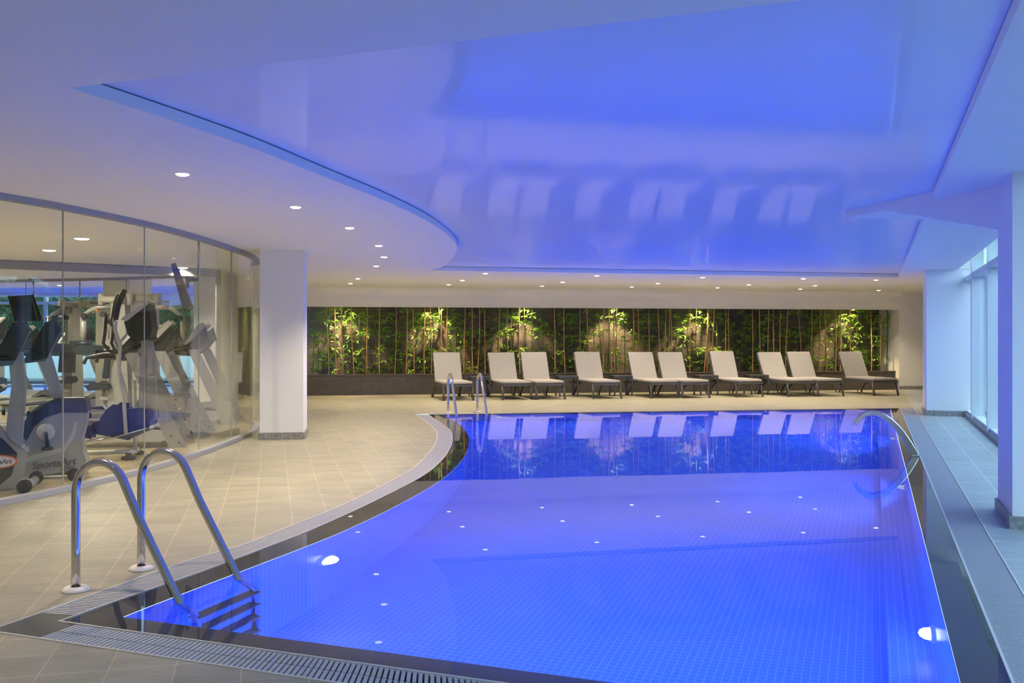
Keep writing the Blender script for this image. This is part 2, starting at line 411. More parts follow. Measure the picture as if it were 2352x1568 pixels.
# left curved grating starts on the line where the corner slab ends
i0 = min(range(len(WL)), key=lambda i: (WL[i]-fl(175,1411).to_2d()).length)
grating([fl(175,1412).to_2d()]+WL[i0+1:], OL, 'long curved slotted grating along the left side of the pool')
gn0 = fl(176,1433.2).to_2d(); gn1 = isect(NO, NE, gn0, DR*1.0)
grating([gn0, w_nr], [gn1, o_nr], 'straight slotted grating along the near edge of the pool', True)
grating([w_nr, w_fr], [o_nr, o_fr], 'slotted grating along the right side of the pool by the windows', False)
cs = [o_nl, OL[0], fl(175,1412).to_2d(), w_nl, gn0, gn1]
mb = MB(); mb.prism([(p.x, p.y) for p in cs], -.05, .001, 'z'); struct(mb.build('trim_corner_slab', M['darkstone']), 'dark stone slab at the near left pool corner')

# ------------------------------------------------------------------ floors
BACK = -3.0
rbw = W0+DR*((BACK-W0.y)/DR.y)
fr_end = W0+DR*((27.6-W0.y)/DR.y)
HL = [Vector((-4.15,16.6)), Vector((-4.75,20.6)), Vector((-5.6,24.43))]
glass_px = [(0,1158.8),(140,1129.5),(331.6,1083),(454,1045),(533,1014.7),(574,996.8),(596,979)]
G = [Vector((-6.9,3.9)), Vector((-5.95,5.1)), Vector((-5.15,6.7))]+[fl(*p).to_2d() for p in glass_px]+[HL[0]]
GP = smooth_path(G, 8)
split_far = isect(o_fr, DR, FL_, DF)
left_floor = [Vector((-7.2,BACK)), isect(RO, DR, Vector((0,BACK)), Vector((1,0)))]
# main deck polygon goes round the pool's outer line on left/near/far; right side bounded by the outer right line
poly = [Vector((-13,BACK)), isect(RO, DR, Vector((0,BACK)), Vector((1,0))), o_nr, o_nl]+OL+[w_fr+Vector((0,.0)), o_fr, split_far+DR*1.5, Vector((-13,29))]
mb = MB(); mb.flat(poly, -.001)
struct(mb.build('floor', M['deck']), 'beige stone tile deck around the pool')
r0 = isect(RO, DR, Vector((0,BACK)), Vector((1,0))); r1 = split_far+DR*1.5
mb = MB(); mb.flat([r0, rbw+NR*.3, fr_end+NR*.3+DR*2, r1], -.001)
struct(mb.build('floor', M['deckr']), 'grey stone tile walkway along the windows')
# gym floor laid over the slab
MIR_M = Vector((-7.39,16.8)); MIR_D = Vector((.8,.6)); mR = MIR_M+MIR_D*2.28; mL = MIR_M-MIR_D*4.2
gymp = [p for p in GP]+[Vector((-4.75,20.5)), Vector((-5.9,20.4)), mR, mL, Vector((-11,3.9))]
mb = MB(); mb.flat(gymp, .006); struct(mb.build('floor', M['gymfloor']), 'pale wooden floor of the gym')

# ------------------------------------------------------------------ ceilings
NC = ((ce(159,202))-(ce(1850,0))).to_2d().normalized()
cof_px = [(159,202),(327,255),(481.8,306),(608,351),(748,407),(888.7,463),(973,503),(1019.6,533),(1045,556.6),(1049,575),(1038,594),(1015,613),(989,620.7)]
CL = smooth_path([ce(*p) for p in cof_px], 8)
cRf = ce(2063,637).to_2d(); CRd = DR
c_nr = isect(CL[0], NC, cRf, CRd)
# peninsula (wing) corner points
A_ = ce(1942,501).to_2d(); C_ = Vector((4.19,8.09)); P0 = isect(A_, C_-A_, cRf, CRd); B_ = A_.lerp(C_, .296)
E_ = isect(A_, (ce(2118,503).to_2d()-A_), cRf, CRd)
hole = CL+[cRf, E_, A_, P0, c_nr]
slotoff = .22
s_far = W0-NR*slotoff; s_near = s_far+DR*((BACK-s_far.y)/DR.y)
# sloping part of the right strip : remove it from the flat slab
slot_at = lambda Y: s_far+DR*((Y-s_far.y)/DR.y)
G1 = isect(C_, NR, s_far, DR); F2 = slot_at(12.4)
outer = [Vector((-7.2,BACK)), s_near, G1, C_, B_ if False else P0]
outer_poly = [Vector((-13,BACK)), s_near, s_far, s_far+NR*.6, s_far+NR*.6+DR*11, Vector((11.2+.3,27.35+.06)), FL_+Vector((-8,-1.38))]
def slab(outer, holes, z, name, m):
    bm = bmesh.new()
    for lp in [outer]+holes:
        vs = [bm.verts.new((p[0], p[1], z)) for p in lp]
        for i in range(len(vs)): bm.edges.new((vs[i], vs[(i+1) % len(vs)]))
    bmesh.ops.triangle_fill(bm, edges=bm.edges[:], use_beauty=True)
    for f in bm.faces:
        f.normal_update()
        if f.normal.z > 0: f.normal_flip()
    me = bpy.data.meshes.new(name); bm.to_mesh(me); bm.free()
    o = bpy.data.objects.new(name, me); COL.objects.link(o); me.materials.append(m); return o
hole2 = CL+[cRf, E_, F2, G1-DR*0, C_, P0, c_nr]
# F2..G1 lies on the slot edge: nudge inside so the hole does not touch the outline
hole2 = CL+[cRf, E_, F2-NR*.004, G1-NR*.004, C_, P0, c_nr]
struct(slab(outer_poly, [hole2], CEIL, 'ceiling', M['white']), 'white plaster ceiling around the recess')
# peninsula underside, sloping soffit and vertical face
mb = MB(); zl = H+.90
mb.add([(*A_, CEIL), (*B_, CEIL), (*E_, CEIL)], [(0,1,2)])
mb.add([(*B_, CEIL), (*C_, zl), (*G1, zl), (*F2, CEIL), (*E_, CEIL)], [(0,1,4),(1,2,4),(2,3,4)])
mb.add([(*A_, CEIL), (*B_, CEIL), (*C_, zl), (*C_, CEIL+.0), (*P0, CEIL), (*P0, GLOSS), (*A_, GLOSS)], [(0,1,4,5,6),(1,2,3,4)])
mb.add([(*C_, zl), (*G1, zl), (*G1, CEIL), (*C_, CEIL)], [(0,1,2,3)])
mb.add([(*A_, CEIL), (*E_, CEIL), (*E_, GLOSS), (*A_, GLOSS)], [(0,1,2,3)])
mb.add([(*F2, CEIL), (*G1, zl), (*G1, CEIL)], [(0,1,2)])
struct(mb.build('ceiling', M['white']), 'sloping white soffit wedge beside the right pillar')
# recess riser, glossy panel, shadow gap
rp = CL+[cRf, E_]; mb = MB(); mb.wallstrip(rp, CEIL, GLOSS-.006); mb.wallstrip([P0, c_nr, CL[0]], CEIL, GLOSS-.006)
struct(mb.build('trim_recess', M['white']), 'white edge of the ceiling recess')
mb = MB(); mb.wallstrip(offset(rp, -.006), GLOSS-.01, GLOSS+.01); mb.wallstrip(offset([P0, c_nr, CL[0]], -.006), GLOSS-.01, GLOSS+.01)
struct(mb.build('trim_gap', M['gap']), 'thin dark gap round the glossy ceiling')
cen = Vector((2,12)); gl = [cen+(p-cen)*1.01 for p in CL+[cRf, c_nr]]
mb = MB(); mb.add([(p.x, p.y, GLOSS) for p in gl], []); 
o = slab(gl, [], GLOSS, 'ceiling', M['gloss']); struct(o, 'glossy stretch ceiling in the curved recess')
# upper closing slab above everything
mb = MB(); q = [Vector((-13,BACK-.1)), rbw+NR*.25, fr_end+DR*4+NR*.25, Vector((-13,31))]; mb.prism([(p.x,p.y) for p in q], 3.2, 3.4, 'z'); struct(mb.build('ceiling', M['white']), 'upper slab')
mb = MB(); q = [s_near, s_far, s_far+NR*slotoff, s_near+NR*slotoff]
mb.wallstrip([s_near, G1, F2, s_far], CEIL, 3.15); mb.flat(q, 3.15)
struct(mb.build('trim_slot', M['white']), 'white slot above the windows')

# ------------------------------------------------------------------ far wall : cove, niche, planter
mb = MB(); prof = []
for k in range(13):
    t = k/12*math.pi/2; prof.append((-.30+.30*math.sin(t), CEIL-.25*(1-math.cos(t))) )
prof = [(-.32, CEIL)]+prof+[(0, 2.285), (.12, 2.285), (.12, 2.62)]
a = FL_-DF*7; b = FR_
vs = []
for p in (a, b):
    for u, z in prof: q = p+NF*u; vs.append((q.x, q.y, z))
n = len(prof); mb.add(vs, [(i, i+1, n+i+1, n+i) for i in range(n-1)], True)
for i in range(len(mb.sm)): mb.sm[i] = i < 14
struct(mb.build('trim_cove', M['white']), 'curved white bulkhead above the bamboo')
q = [a, b, b+NF*1.3, a+NF*1.3]; mb = MB(); mb.flat(q, 2.62); struct(mb.build('ceiling', M['niche']), 'niche ceiling above the bamboo')
mb = MB(); q0 = a+NF*1.05; q1 = b+NF*1.05
L_ = (q1-q0).length; mb.add([(0,0,0),(L_,0,0),(L_,2.62,0),(0,2.62,0)], [(0,1,2,3)])
o = mb.build('wall_back', M['niche']); o.rotation_euler = (math.radians(90), 0, math.atan2(DF.y, DF.x)); o.location = (q0.x, q0.y, 0)
struct(o, 'rough stone wall behind the bamboo')
mb = MB(); mb.wallstrip([FR_, FR_+NF*1.05], 0, CEIL); mb.wallstrip([FR_, isect(FR_, DF, W0, DR)], 0, CEIL)
struct(mb.build('wall_right', M['white']), 'white wall at the right end of the bamboo')
def skirt(path, name='baseboard_1', h=.1, t=.025):
    mb = MB(); path = [Vector(p) for p in path]
    B = []
    n = len(path)
    for i in range(n):
        ns = []
        if i > 0: d = (path[i]-path[i-1]).normalized(); ns.append(Vector((d.y, -d.x)))
        if i < n-1: d = (path[i+1]-path[i]).normalized(); ns.append(Vector((d.y, -d.x)))
        if len(ns) == 2: m_ = (ns[0]+ns[1]).normalized(); k = 1/max(.3, m_.dot(ns[0]))
        else: m_ = ns[0]; k = 1
        B.append(path[i]+m_*t*k)
    for i in range(n-1):
        a0, a1, b0, b1 = path[i], path[i+1], B[i], B[i+1]
        mb.add([(*a0, .0), (*a1, .0), (*b0, .0), (*b1, .0), (*a0, h), (*a1, h), (*b0, h), (*b1, h)], [(2,3,7,6),(6,7,5,4),(2,6,4,0),(3,1,5,7)])
    return struct(mb.build(name, M['granite']), 'grey granite skirting')
skirt([FR_, isect(FR_, DF, W0, DR)], 'baseboard_far')
pr = FR_-DF*.12
pl = empty('planter', (FL_.x, FL_.y, 0)); tag(pl, 'long low dark stone planter box below the bamboo', 'planter')
pl.rotation_euler.z = math.atan2(DF.y, DF.x); LP = (pr-FL_).length
MB().box(((LP-.25)/2, .03, .25), (LP+.25, .06, .50)).build('front_panel', M['planter'], pl)
MB().box(((LP-.25)/2, .05, .515), (LP+.25, .14, .035)).build('cap', M['planter'], pl, .004)
MB().box(((LP-.25)/2, .56, .24), (LP+.25, .94, .44)).build('soil', M['soil'], pl)
# hall left wall hidden behind the pillar and gym walls
mb = MB(); mb.wallstrip(HL+[FL_-DF*.3], 0, CEIL); struct(mb.build('wall_left', M['white']))
mb = MB(); mb.wallstrip([Vector((-4.75,20.5)), Vector((-5.9,20.4)), mR+Vector((.0,.02)), mL, Vector((-11,3.9)), Vector((-6.9,3.9)), Vector((-7.2,BACK)), rbw], 0, CEIL+.4)
struct(mb.build('wall_gym', M['white']))
mb = MB(); mb.wallstrip([HL[0], HL[1]], 0, CEIL); 
# mirror
mir = empty('wall_mirror', (mL.x, mL.y, 0), math.atan2(.6, .8)); tag(mir, 'tall gym wall mirror with a grey frame behind the machines', 'mirror')
Lm = (mR-mL).length
MB().box((Lm/2, -.012, 1.36), (Lm-.1, .01, 2.58)).build('mirror_pane', M['mirror'], mir)
fb = MB(); fb.box((Lm/2, -.02, 2.71), (Lm, .05, .14)); fb.box((Lm-.04, -.02, 1.35), (.09, .05, 2.7)); fb.build('mirror_frame', M['grey'], mir)

# pillars
def pillar(base, u, v, w, d, name, label, top=CEIL+.02):
    q = [base, base+u*w, base+u*w+v*d, base+v*d]
    mb = MB(); mb.prism([(p.x, p.y) for p in q], 0, top, 'z'); o = struct(mb.build(name, M['white']), label)
    path = [q[3], q[0], q[1], q[2], q[3]]
    skirt(path, 'baseboard_'+name, .10, .025); return o
# left pillar
pf = Vector(((596.5-CX)/F*13.97, 13.97)); pe = Vector(((696.5-CX)/F*14.06, 14.06)); u = (pe-pf).normalized(); v = Vector((-u.y, u.x))
pillar(pf, u, v, (pe-pf).length, .80, 'wall_pillar_left', 'square white pillar at the end of the glass wall')
pr0 = fl(2320,1215).to_2d()+NR*.02+DR*.03
pillar(pr0, NR, DR, .72, .92, 'wall_pillar_right', 'white pillar at the right edge beside the pool')
bb = Vector((7.94,18.27)); w_ = (W0-bb).length
pillar(bb, NR, DR, w_, 1.3, 'wall_block_right', 'white wall block between the windows and the back wall', 3.2)
mb = MB(); mb.wallstrip([W0, fr_end+DR*2], 0, 3.2); struct(mb.build('wall_right_back', M['white']))

# ------------------------------------------------------------------ glass wall of the gym
hdr = GP
def arc_seg(path, a, b): return path[a:b+1]
ribbon(GP, .10, 0, .05, 'trim_glass_sill', M['grey'], 'grey sill under the curved glass wall')
mb = MB()
Ai = offset(GP, -.04); Bi = offset(GP, .04)
vs = []
for a, b in zip(Ai, Bi): vs += [(*a, CEIL-.06), (*b, CEIL-.06), (*a, CEIL+.01), (*b, CEIL+.01)]
mb.add(vs, [f for i in range(len(GP)-1) for f in ((4*i,4*i+4,4*i+5,4*i+1),(4*i+1,4*i+5,4*i+7,4*i+3),(4*i,4*i+2,4*i+6,4*i+4))])
struct(mb.build('trim_glass_head', M['grey']), 'grey head rail above the curved glass wall')
jx = [143, 331, 455.5, 532, 577]; idx = []
pxx = [CX+F*p.x/p.y if p.y > 7.5 else -900+i for i, p in enumerate(GP)]
for x in jx: idx.append(min(range(24, len(GP)), key=lambda i: abs(pxx[i]-x)))
bounds = [0, 14]+[idx[0]]+idx[1:]+[len(GP)-1]
fine = smooth_path(G, 40); fpx = [CX+F*p.x/p.y if p.y > 7.9 else -5000 for p in fine]
cut = [min(range(len(fine)), key=lambda i: abs(fpx[i]-x)) for x in jx]
allcut = [0, 70]+cut+[len(fine)-1]
for k in range(len(allcut)-1):
    seg = fine[allcut[k]:allcut[k+1]+1]; step = max(1, len(seg)//14); sg = seg[::step]
    if sg[-1] != seg[-1]: sg.append(seg[-1])
    d0 = (sg[1]-sg[0]).normalized(); d1 = (sg[-1]-sg[-2]).normalized(); sg[0] = sg[0]+d0*.004; sg[-1] = sg[-1]-d1*.004
    mb = MB(); A2 = offset(sg, -.005); B2 = offset(sg, .005)
    mb.wallstrip(B2, .05, CEIL-.06, True)
    mb.wallstrip(A2[::-1], .05, CEIL-.06, True)
    o = struct(mb.build('window_%d' % (k+1), M['glass']), 'clear curved glass pane of the gym wall')
seam = mat('glass_edge', (.35,.38,.33), .3)
for k, i in enumerate(cut):
    p = fine[i]; w = .022 if k == 3 else .010
    mb = MB(); mb.box((p.x, p.y, (CEIL-.01)/2+.02), (w, .014, CEIL-.11)); struct(mb.build('trim_joint', seam))

# ------------------------------------------------------------------ windows on the right
sN = (W0.y-BACK)/DR.y
mull = [1.35+2.4*i for i in range(0, 9)]
wbase = W0
rot = Matrix.Rotation(-A_R, 3, 'Z')   # local y along DR
def wpt(s_, n_, z): p = W0-DR*s_+NR*n_; return (p.x, p.y, z)
edges = [0]+mull+[sN]
mb = MB(); mb.box(wpt(sN/2, .0, .06), (.16, sN, .12), rot); struct(mb.build('trim_window_sill', M['frameWhite']), 'white sill below the windows')
mb = MB(); mb.box(wpt(sN/2, -.10, .035), (.04, sN, .07), rot); struct(mb.build('baseboard_window', M['granite']))
mb = MB(); mb.box(wpt(sN/2, .0, 2.60), (.18, sN, .09), rot); struct(mb.build('trim_window_transom', M['frameWhite']), 'white transom across the windows')
mb = MB(); mb.box(wpt(sN/2, .0, 3.13), (.16, sN, .06), rot); struct(mb.build('trim_window_head', M['frameWhite']))
for k, s_ in enumerate(mull):
    mb = MB(); mb.box(wpt(s_, -.02, 1.6), (.19, .09, 3.1), rot); struct(mb.build('trim_mullion', M['frameWhite']), 'white window mullion')
    mb = MB(); mb.box(wpt(s_-.07, .0, 1.36), (.03, .02, 2.4), rot); struct(mb.build('trim_gasket', M['gap']))
for k in range(len(edges)-1):
    a, b = edges[k], edges[k+1]
    if b-a < .2: continue
    mb = MB(); mb.box(wpt((a+b)/2, .0, 1.61), (.012, b-a-.09, 3.0), rot); struct(mb.build('window_%d' % (20+k), M['wglass']))
# daylight portals in the window openings
for k in range(3):
    L = bpy.data.lights.new('portal', 'AREA'); L.shape = 'RECTANGLE'; L.size = sN/3; L.size_y = 3.0
    lo = bpy.data.objects.new('portal', L); COL.objects.link(lo); p = W0-DR*(sN*(k+.5)/3)+NR*.2
    lo.location = (p.x, p.y, 1.6); lo.rotation_euler = (Vector((NR.x, NR.y, 0))).to_track_quat('Z', 'Y').to_euler()
    L.cycles.is_portal = True
# outside
mb = MB(); c = W0-DR*6+NR*15
mb.flat([W0+DR*30+NR*.4, W0-DR*60+NR*.4, W0-DR*60+NR*60, W0+DR*30+NR*60], -.12)
struct(mb.build('ground', M['grass']), 'lawn outside the windows')
mb = MB(); a = W0+DR*16+NR*7; b = W0-DR*40+NR*7; mb.box(((a+b)/2).to_3d()+Vector((0,0,.3)), (.25, (a-b).length, .9), rot)
tag(mb.build('garden_wall', M['pale']), 'low pale garden wall outside the windows', 'wall')
rnd = random.Random(3); mb = MB()
for i in range(9000):
    s_ = rnd.uniform(-16, 38); n_ = 8.2+rnd.random()*1.6; z = rnd.random()**.8*3.4
    p = Vector(wpt(s_, n_+z*.15, z)); d = Vector((rnd.gauss(0,1), rnd.gauss(0,1), rnd.gauss(0,.8))).normalized()*rnd.uniform(.12,.28)
    e = d.cross(Vector((rnd.random(), rnd.random(), rnd.random()))).normalized()*.09
    mb.add([p-d, p+e, p+d, p-e], [(0,1,2,3)])
for i in range(3500):
    p = Vector(wpt(-17-rnd.random()*1.4, .6+rnd.random()*9, rnd.random()**.8*3.6)); d = Vector((rnd.gauss(0,1), rnd.gauss(0,1), rnd.gauss(0,.8))).normalized()*rnd.uniform(.12,.28)
    e = d.cross(Vector((rnd.random(), rnd.random(), rnd.random()))).normalized()*.09
    mb.add([p-d, p+e, p+d, p-e], [(0,1,2,3)])
hg = tag(mb.build('hedge', M['hedge']), 'tall dark green hedge outside the windows', 'hedge', kind='stuff')
mb = MB(); mb.box(Vector(wpt(11, 10.4, 1.7)), (.6, 60, 3.5), rot); mb.box(Vector(wpt(-18.8, 5.2, 1.7)), (10, .6, 3.5), rot)
mb.build('hedge_core', M['hedge'], hg)

# ------------------------------------------------------------------ lights
def spot(name, loc, power, col, cone, blend, radius, parent=None, direction=(0,0,-1), mis=True):
    L = bpy.data.lights.new(name, 'SPOT'); L.energy = power; L.color = col; L.spot_size = math.radians(cone); L.spot_blend = blend
    L.shadow_soft_size = radius; lo = bpy.data.objects.new(name, L); COL.objects.link(lo); lo.location = loc
    lo.rotation_euler = (-Vector(direction)).to_track_quat('Z', 'Y').to_euler()
    if parent is not None: lo.parent = parent
    if not mis: L.cycles.use_multiple_importance_sampling = False
    return lo
def make_downlight(r=.054, z=0):
    t = empty('downlight', (0,0,0))
    MB().lathe([(r*1.28, 0), (r*1.22, -.004), (r*1.0, -.005)]).build('trim_ring', M['frameWhite'], t)
    mb = MB(); mb.lathe([(r*1.0, -.004), (r*.92, -.013), (r*.6, -.020), (.001, -.022)]); mb.build('lamp_disc', M['disc'], t)
    return t
DLp = make_downlight()
rows = [([(419,398),(679,474),(803,522),(870,563),(882,589),(864,610),(822,639),(805,650)], 'curve'),
        ([(1115,627),(1371,632),(1614,636),(1845,639),(2012,642)], 'front'),
        ([(1062,643),(1292,647),(1511,650),(1720,653),(1872,655)], 'middle'),
        ([(1031,653),(1245,656),(1451,658),(1648,660),(1838,663),(2018,666)], 'rear')]
ordn = ['first','second','third','fourth','fifth','sixth','seventh','eighth','ninth','tenth','eleventh','twelfth','thirteenth','fourteenth','fifteenth','sixteenth','seventeenth','eighteenth','nineteenth','twentieth','twenty-first','twenty-second','twenty-third','twenty-fourth']
first = True
for pts, rn in rows:
    for i, p in enumerate(pts):
        c = ce(*p)
        if rn == 'rear': c = ce(p[0], p[1], CEIL)
        d_far = (c.to_2d()-FL_).dot(NF)
        if d_far > -.40: c = c-(NF*(d_far+.40)).to_3d()
        t = DLp if first else copy_tree(DLp); first = False
        t.location = (c.x, c.y, CEIL-.001)
        if rn == 'curve': lab = 'small round recessed downlight, %s from the camera along the curved white ceiling' % ordn[i]
        else: lab = 'small round downlight, %s from the left in the %s ceiling row before the bamboo' % (ordn[i], {'front':'front', 'middle':'middle', 'rear':'rearmost'}[rn])
        tag(t, lab, 'ceiling light', 'recessed ceiling downlights of the pool hall')
        pw = P_NEAR*(1, .8, .5, .35, .3, .3, .2, .2)[i] if rn == 'curve' else P_DOWN*(.45 if rn == 'rear' else 1)
        spot('lamp_light', (0,0,-.03), pw, WARM, 115, .6, .05, t)
# extra downlights added out of view to brighten the near deck and ceiling
for i, (x, y) in enumerate([(-3.3,5.6), (-3.9,3.2), (-2.2,-1.4), (-5.0,.4), (.2,-1.6)]):
    t = copy_tree(DLp); 
    for ch in [q for q in bpy.data.objects if q.parent == t and q.type == 'LIGHT']: bpy.data.objects.remove(ch)
    t.location = (x, y, CEIL-.001); tag(t, 'added unseen fill downlight above the near deck, %s behind the first one' % ordn[i], 'ceiling light', 'recessed ceiling downlights of the pool hall')
    spot('lamp_light', (0,0,-.03), P_NEAR*(.8,.3,.7,.7,.5)[i], WARM, 115, .6, .05, t)
gp = make_downlight(.095)
gl_pts = [(ce(188,547).to_2d(), 'gym ceiling light, nearest to the tall television pole side of the bikes'), (ce(113,574).to_2d(), ''), (ce(420,614).to_2d(), ''), (Vector((-8.2,12.2)), ''), (Vector((-6.9,9.3)), '')]  # last two are extra lights added out of view
glab = ['round bright gym ceiling light, right one of the left pair', 'round bright gym ceiling light, left one of the left pair', 'round bright gym ceiling light beside the hanging television', 'added unseen gym ceiling light beyond the left frame edge, deeper one', 'added unseen gym ceiling light beyond the left frame edge, nearer one']
for i, ((c, _), lab) in enumerate(zip(gl_pts, glab)):
    t = gp if i == 0 else copy_tree(gp)
    if i:
        for ch in [q for q in bpy.data.objects if q.parent == t and q.type == 'LIGHT']: bpy.data.objects.remove(ch)
    t.location = (c.x, c.y, CEIL-.001); tag(t, lab, 'ceiling light', 'round ceiling lights of the gym')
    spot('lamp_light', (0,0,-.03), P_GYM*2.2, (1,.90,.68), 150, .5, .08, t)
# bamboo spots
bsp = [(790,'first'),(1000,'second'),(1205,'third'),(1412,'fourth'),(1605,'fifth'),(1955,'sixth')]
def on_far(x, n_):
    k = (x-CX)/F; b0 = FL_+NF*n_; return isect(b0, DF, Vector((0,0)), Vector((k,1)))
for x, nm in bsp:
    p = on_far(x, .42); t = empty('niche_spotlight', (p.x, p.y, 2.50)); tag(t, 'warm spotlight above the bamboo, %s from the left' % nm, 'spotlight', 'warm spotlights in the bamboo niche')
    MB().lathe([(.03,.10),(.045,.08),(.05,0),(.045,-.01)]).build('lamp_can', M['lframe'], t)
    MB().lathe([(.044,-.002),(.001,-.002)]).build('lamp_disc', M['bdisc'], t)
    spot('lamp_light', (0,0,-.03), P_BAMBOO*3, WARM2, 88, .5, .04, t, direction=(NF.x*.15, NF.y*.15, -1))
# pool lamps
def pool_lamp(p, n, z, label, power, r=.11, lens='pdisc2'):
    t = empty('underwater_lamp', (p.x, p.y, z)); tag(t, label, 'pool lamp', 'round underwater pool lamps')
    R = Vector((n.x, n.y, 0)).to_track_quat('Z', 'Y').to_matrix()
    MB().lathe([(r*1.45, .0), (r*1.4, .02), (r*1.05, .03), (r, .02)], M=R).build('lamp_ring', M['plight'], t)
    MB().lathe([(r, .02), (.85*r, .06), (.5*r, .085), (.001, .095)], M=R).build('lamp_lens', M[lens], t)
    spot('lamp_light', (n.x*.16, n.y*.16, 0), power, BLUE, 165, .35, .06, t, direction=(n.x, n.y, -.45), mis=False)
    return t
def at_path(path, x):
    i = min(range(len(path)-1), key=lambda i: abs(CX+F*path[i].x/path[i].y-x)); d = (path[i+1]-path[i]).normalized(); return path[i], Vector((d.y, -d.x))
p, n = at_path(DL[:70], 752); pool_lamp(p, n, -.67, 'glowing round underwater lamp in the curved left pool wall', P_POOL, r=.09, lens='pdisc')
p = RD+DR*((5.85-RD.y)/DR.y); pool_lamp(p, -NR, -1.08, 'glowing round underwater lamp low in the right pool wall', P_POOL, r=.085, lens='pdisc')
nn = Vector((-NE.y, NE.x))
for k, f_ in enumerate((.22,.5,.78)):  # unseen lamps added under the near rim for more blue light
    p = d_nl.lerp(d_nr, f_); pool_lamp(p, nn, -.7, 'added underwater lamp in the near pool wall, %s from the left, hidden below the rim' % ordn[k], P_POOL*1.0)
for k, Y in enumerate((10.2,14.4,18.0)):
    p = RD+DR*((Y-RD.y)/DR.y); 
    spot('x', (0,0,0), 1, BLUE, 10, 0, .1) if False else None
for k, Y in enumerate((10.6, 15.2)):  # extra lamps added along the right wall to light the farther water
    p = RD+DR*((Y-RD.y)/DR.y); pool_lamp(p, -NR, -1.05, 'added underwater lamp deep in the right pool wall, %s beyond the glowing one' % ordn[k], P_POOL*2.0)
nfp = Vector((FE.y, -FE.x))
for k, f_ in enumerate((.15,.5,.85)):  # lamps added on the far wall to strengthen the blue there
    p = (w_fl.lerp(d_fr, f_)); pool_lamp(p, nfp, -.8, 'added underwater lamp in the far pool wall, %s from the left' % ordn[k], P_POOL*3.2)

# ------------------------------------------------------------------ pool ladders
def ladder(loc, ang, label, steps=True, gap=.55):
    t = empty('pool_ladder', (loc[0], loc[1], 0), ang); tag(t, label, 'pool ladder', 'steel pool ladders')
    for k in (0, 1):
        y = k*gap; r = .0255
        pts = [(0.0, y, .0), (0.0, y, .25), (0.0, y, .50)]
        cx, cz, R = .185, .585, .185
        for a in range(0, 11):
            q = math.pi-a/10*(math.pi-math.radians(26)); pts.append((cx+R*math.cos(q), y, cz+R*math.sin(q)))
        pts += [(.46, y, .46), (.60, y, .235), (.745, y, 0.0), (.82, y, -.12), (.855, y, -.2), (.865, y, -.4), (.865, y, -1.15)]
        P2 = pts
        # round the path a little
        MB().tube([Vector(p) for p in P2], r, 16).build('handrail', M['chrome'], t)
        MB().lathe([(.001,.0),(.078,.0),(.078,.008),(.060,.024),(.028,.026)], (0,y,0), 32).build('flange', M['plate'], t)
        if k == 0 or True: pass
    for i in range(4):
        z = -.24-.25*i; MB().box((.86+.0, gap/2, z), (.085, gap+.03, .028)).build('step', M['lframe'], t, .006)
    return t
f1 = fl(174,1356); ladder((f1.x, f1.y), -math.radians(19.8), 'large shiny steel pool ladder in the left foreground')
f2 = fl(1029.5,947.5); f3 = fl(1096.5,946)
aF = math.atan2((f3-f2).y, (f3-f2).x)
lt = ladder((f3.x, f3.y), aF-math.pi/2, 'distant steel pool ladder at the far left end of the pool', gap=(f3-f2).length)
lt.location = (f2.x, f2.y, 0)
lt.rotation_euler.z = aF-math.pi/2

# ladder local +x must point into the pool, +y to the second rail
# ------------------------------------------------------------------ water jet spout
b0 = fl(2103,1047); sp = empty('water_spout', (b0.x, b0.y, 0), math.atan2(-NR.y, -NR.x)); tag(sp, 'curved flat chrome water spout arching over the right pool edge', 'water spout')
prof = []
ctrl = [(0,0),(.09,.17),(.20,.33),(.33,.46),(.46,.525),(.57,.52),(.66,.46),(.715,.385)]
cp = smooth_path([Vector(c) for c in ctrl], 6)
mb = MB(); n = len(cp); vs = []
for i, c in enumerate(cp):
    t_ = (cp[min(i+1, n-1)]-cp[max(i-1, 0)]).normalized(); nn_ = Vector((-t_.y, t_.x))*(.045-.018*i/n); w = .05+.025*i/n
    for sy, sn in ((-1,-1),(1,-1),(1,1),(-1,1)):
        vs.append((c.x+nn_.x*sn, sy*w, c.y+nn_.y*sn))
fs = [(0,3,2,1), (4*n-4,4*n-3,4*n-2,4*n-1)]
for i in range(n-1):
    for j in range(4): fs.append((4*i+j, 4*i+(j+1) % 4, 4*i+4+(j+1) % 4, 4*i+4+j))
mb.add(vs, fs); mb.build('blade', M['chrome'], sp, .008)
MB().box((0,0,.008), (.11,.17,.016)).build('base_plate', M['steel'], sp, .003)
jet = thin_glass('falling_water', (.94,.97,1), .10)
mb = MB(); vs = []; n = 9
for i in range(n):
    q = i/(n-1); w = .07*(1-q*.75); x = .715+.10*q**.6; z = .38*(1-q*q)
    vs += [(x-.006, -w, z), (x-.006, w, z), (x+.006, w, z), (x+.006, -w, z)]
fs = []
for i in range(n-1):
    for j in range(4): fs.append((4*i+j, 4*i+(j+1) % 4, 4*i+4+(j+1) % 4, 4*i+4+j))
mb.add(vs, fs, True); wj = mb.build('falling_water', jet); wj.location = sp.location; wj.rotation_euler = sp.rotation_euler
tag(wj, 'thin stream of water falling from the curved spout', 'water', kind='stuff')

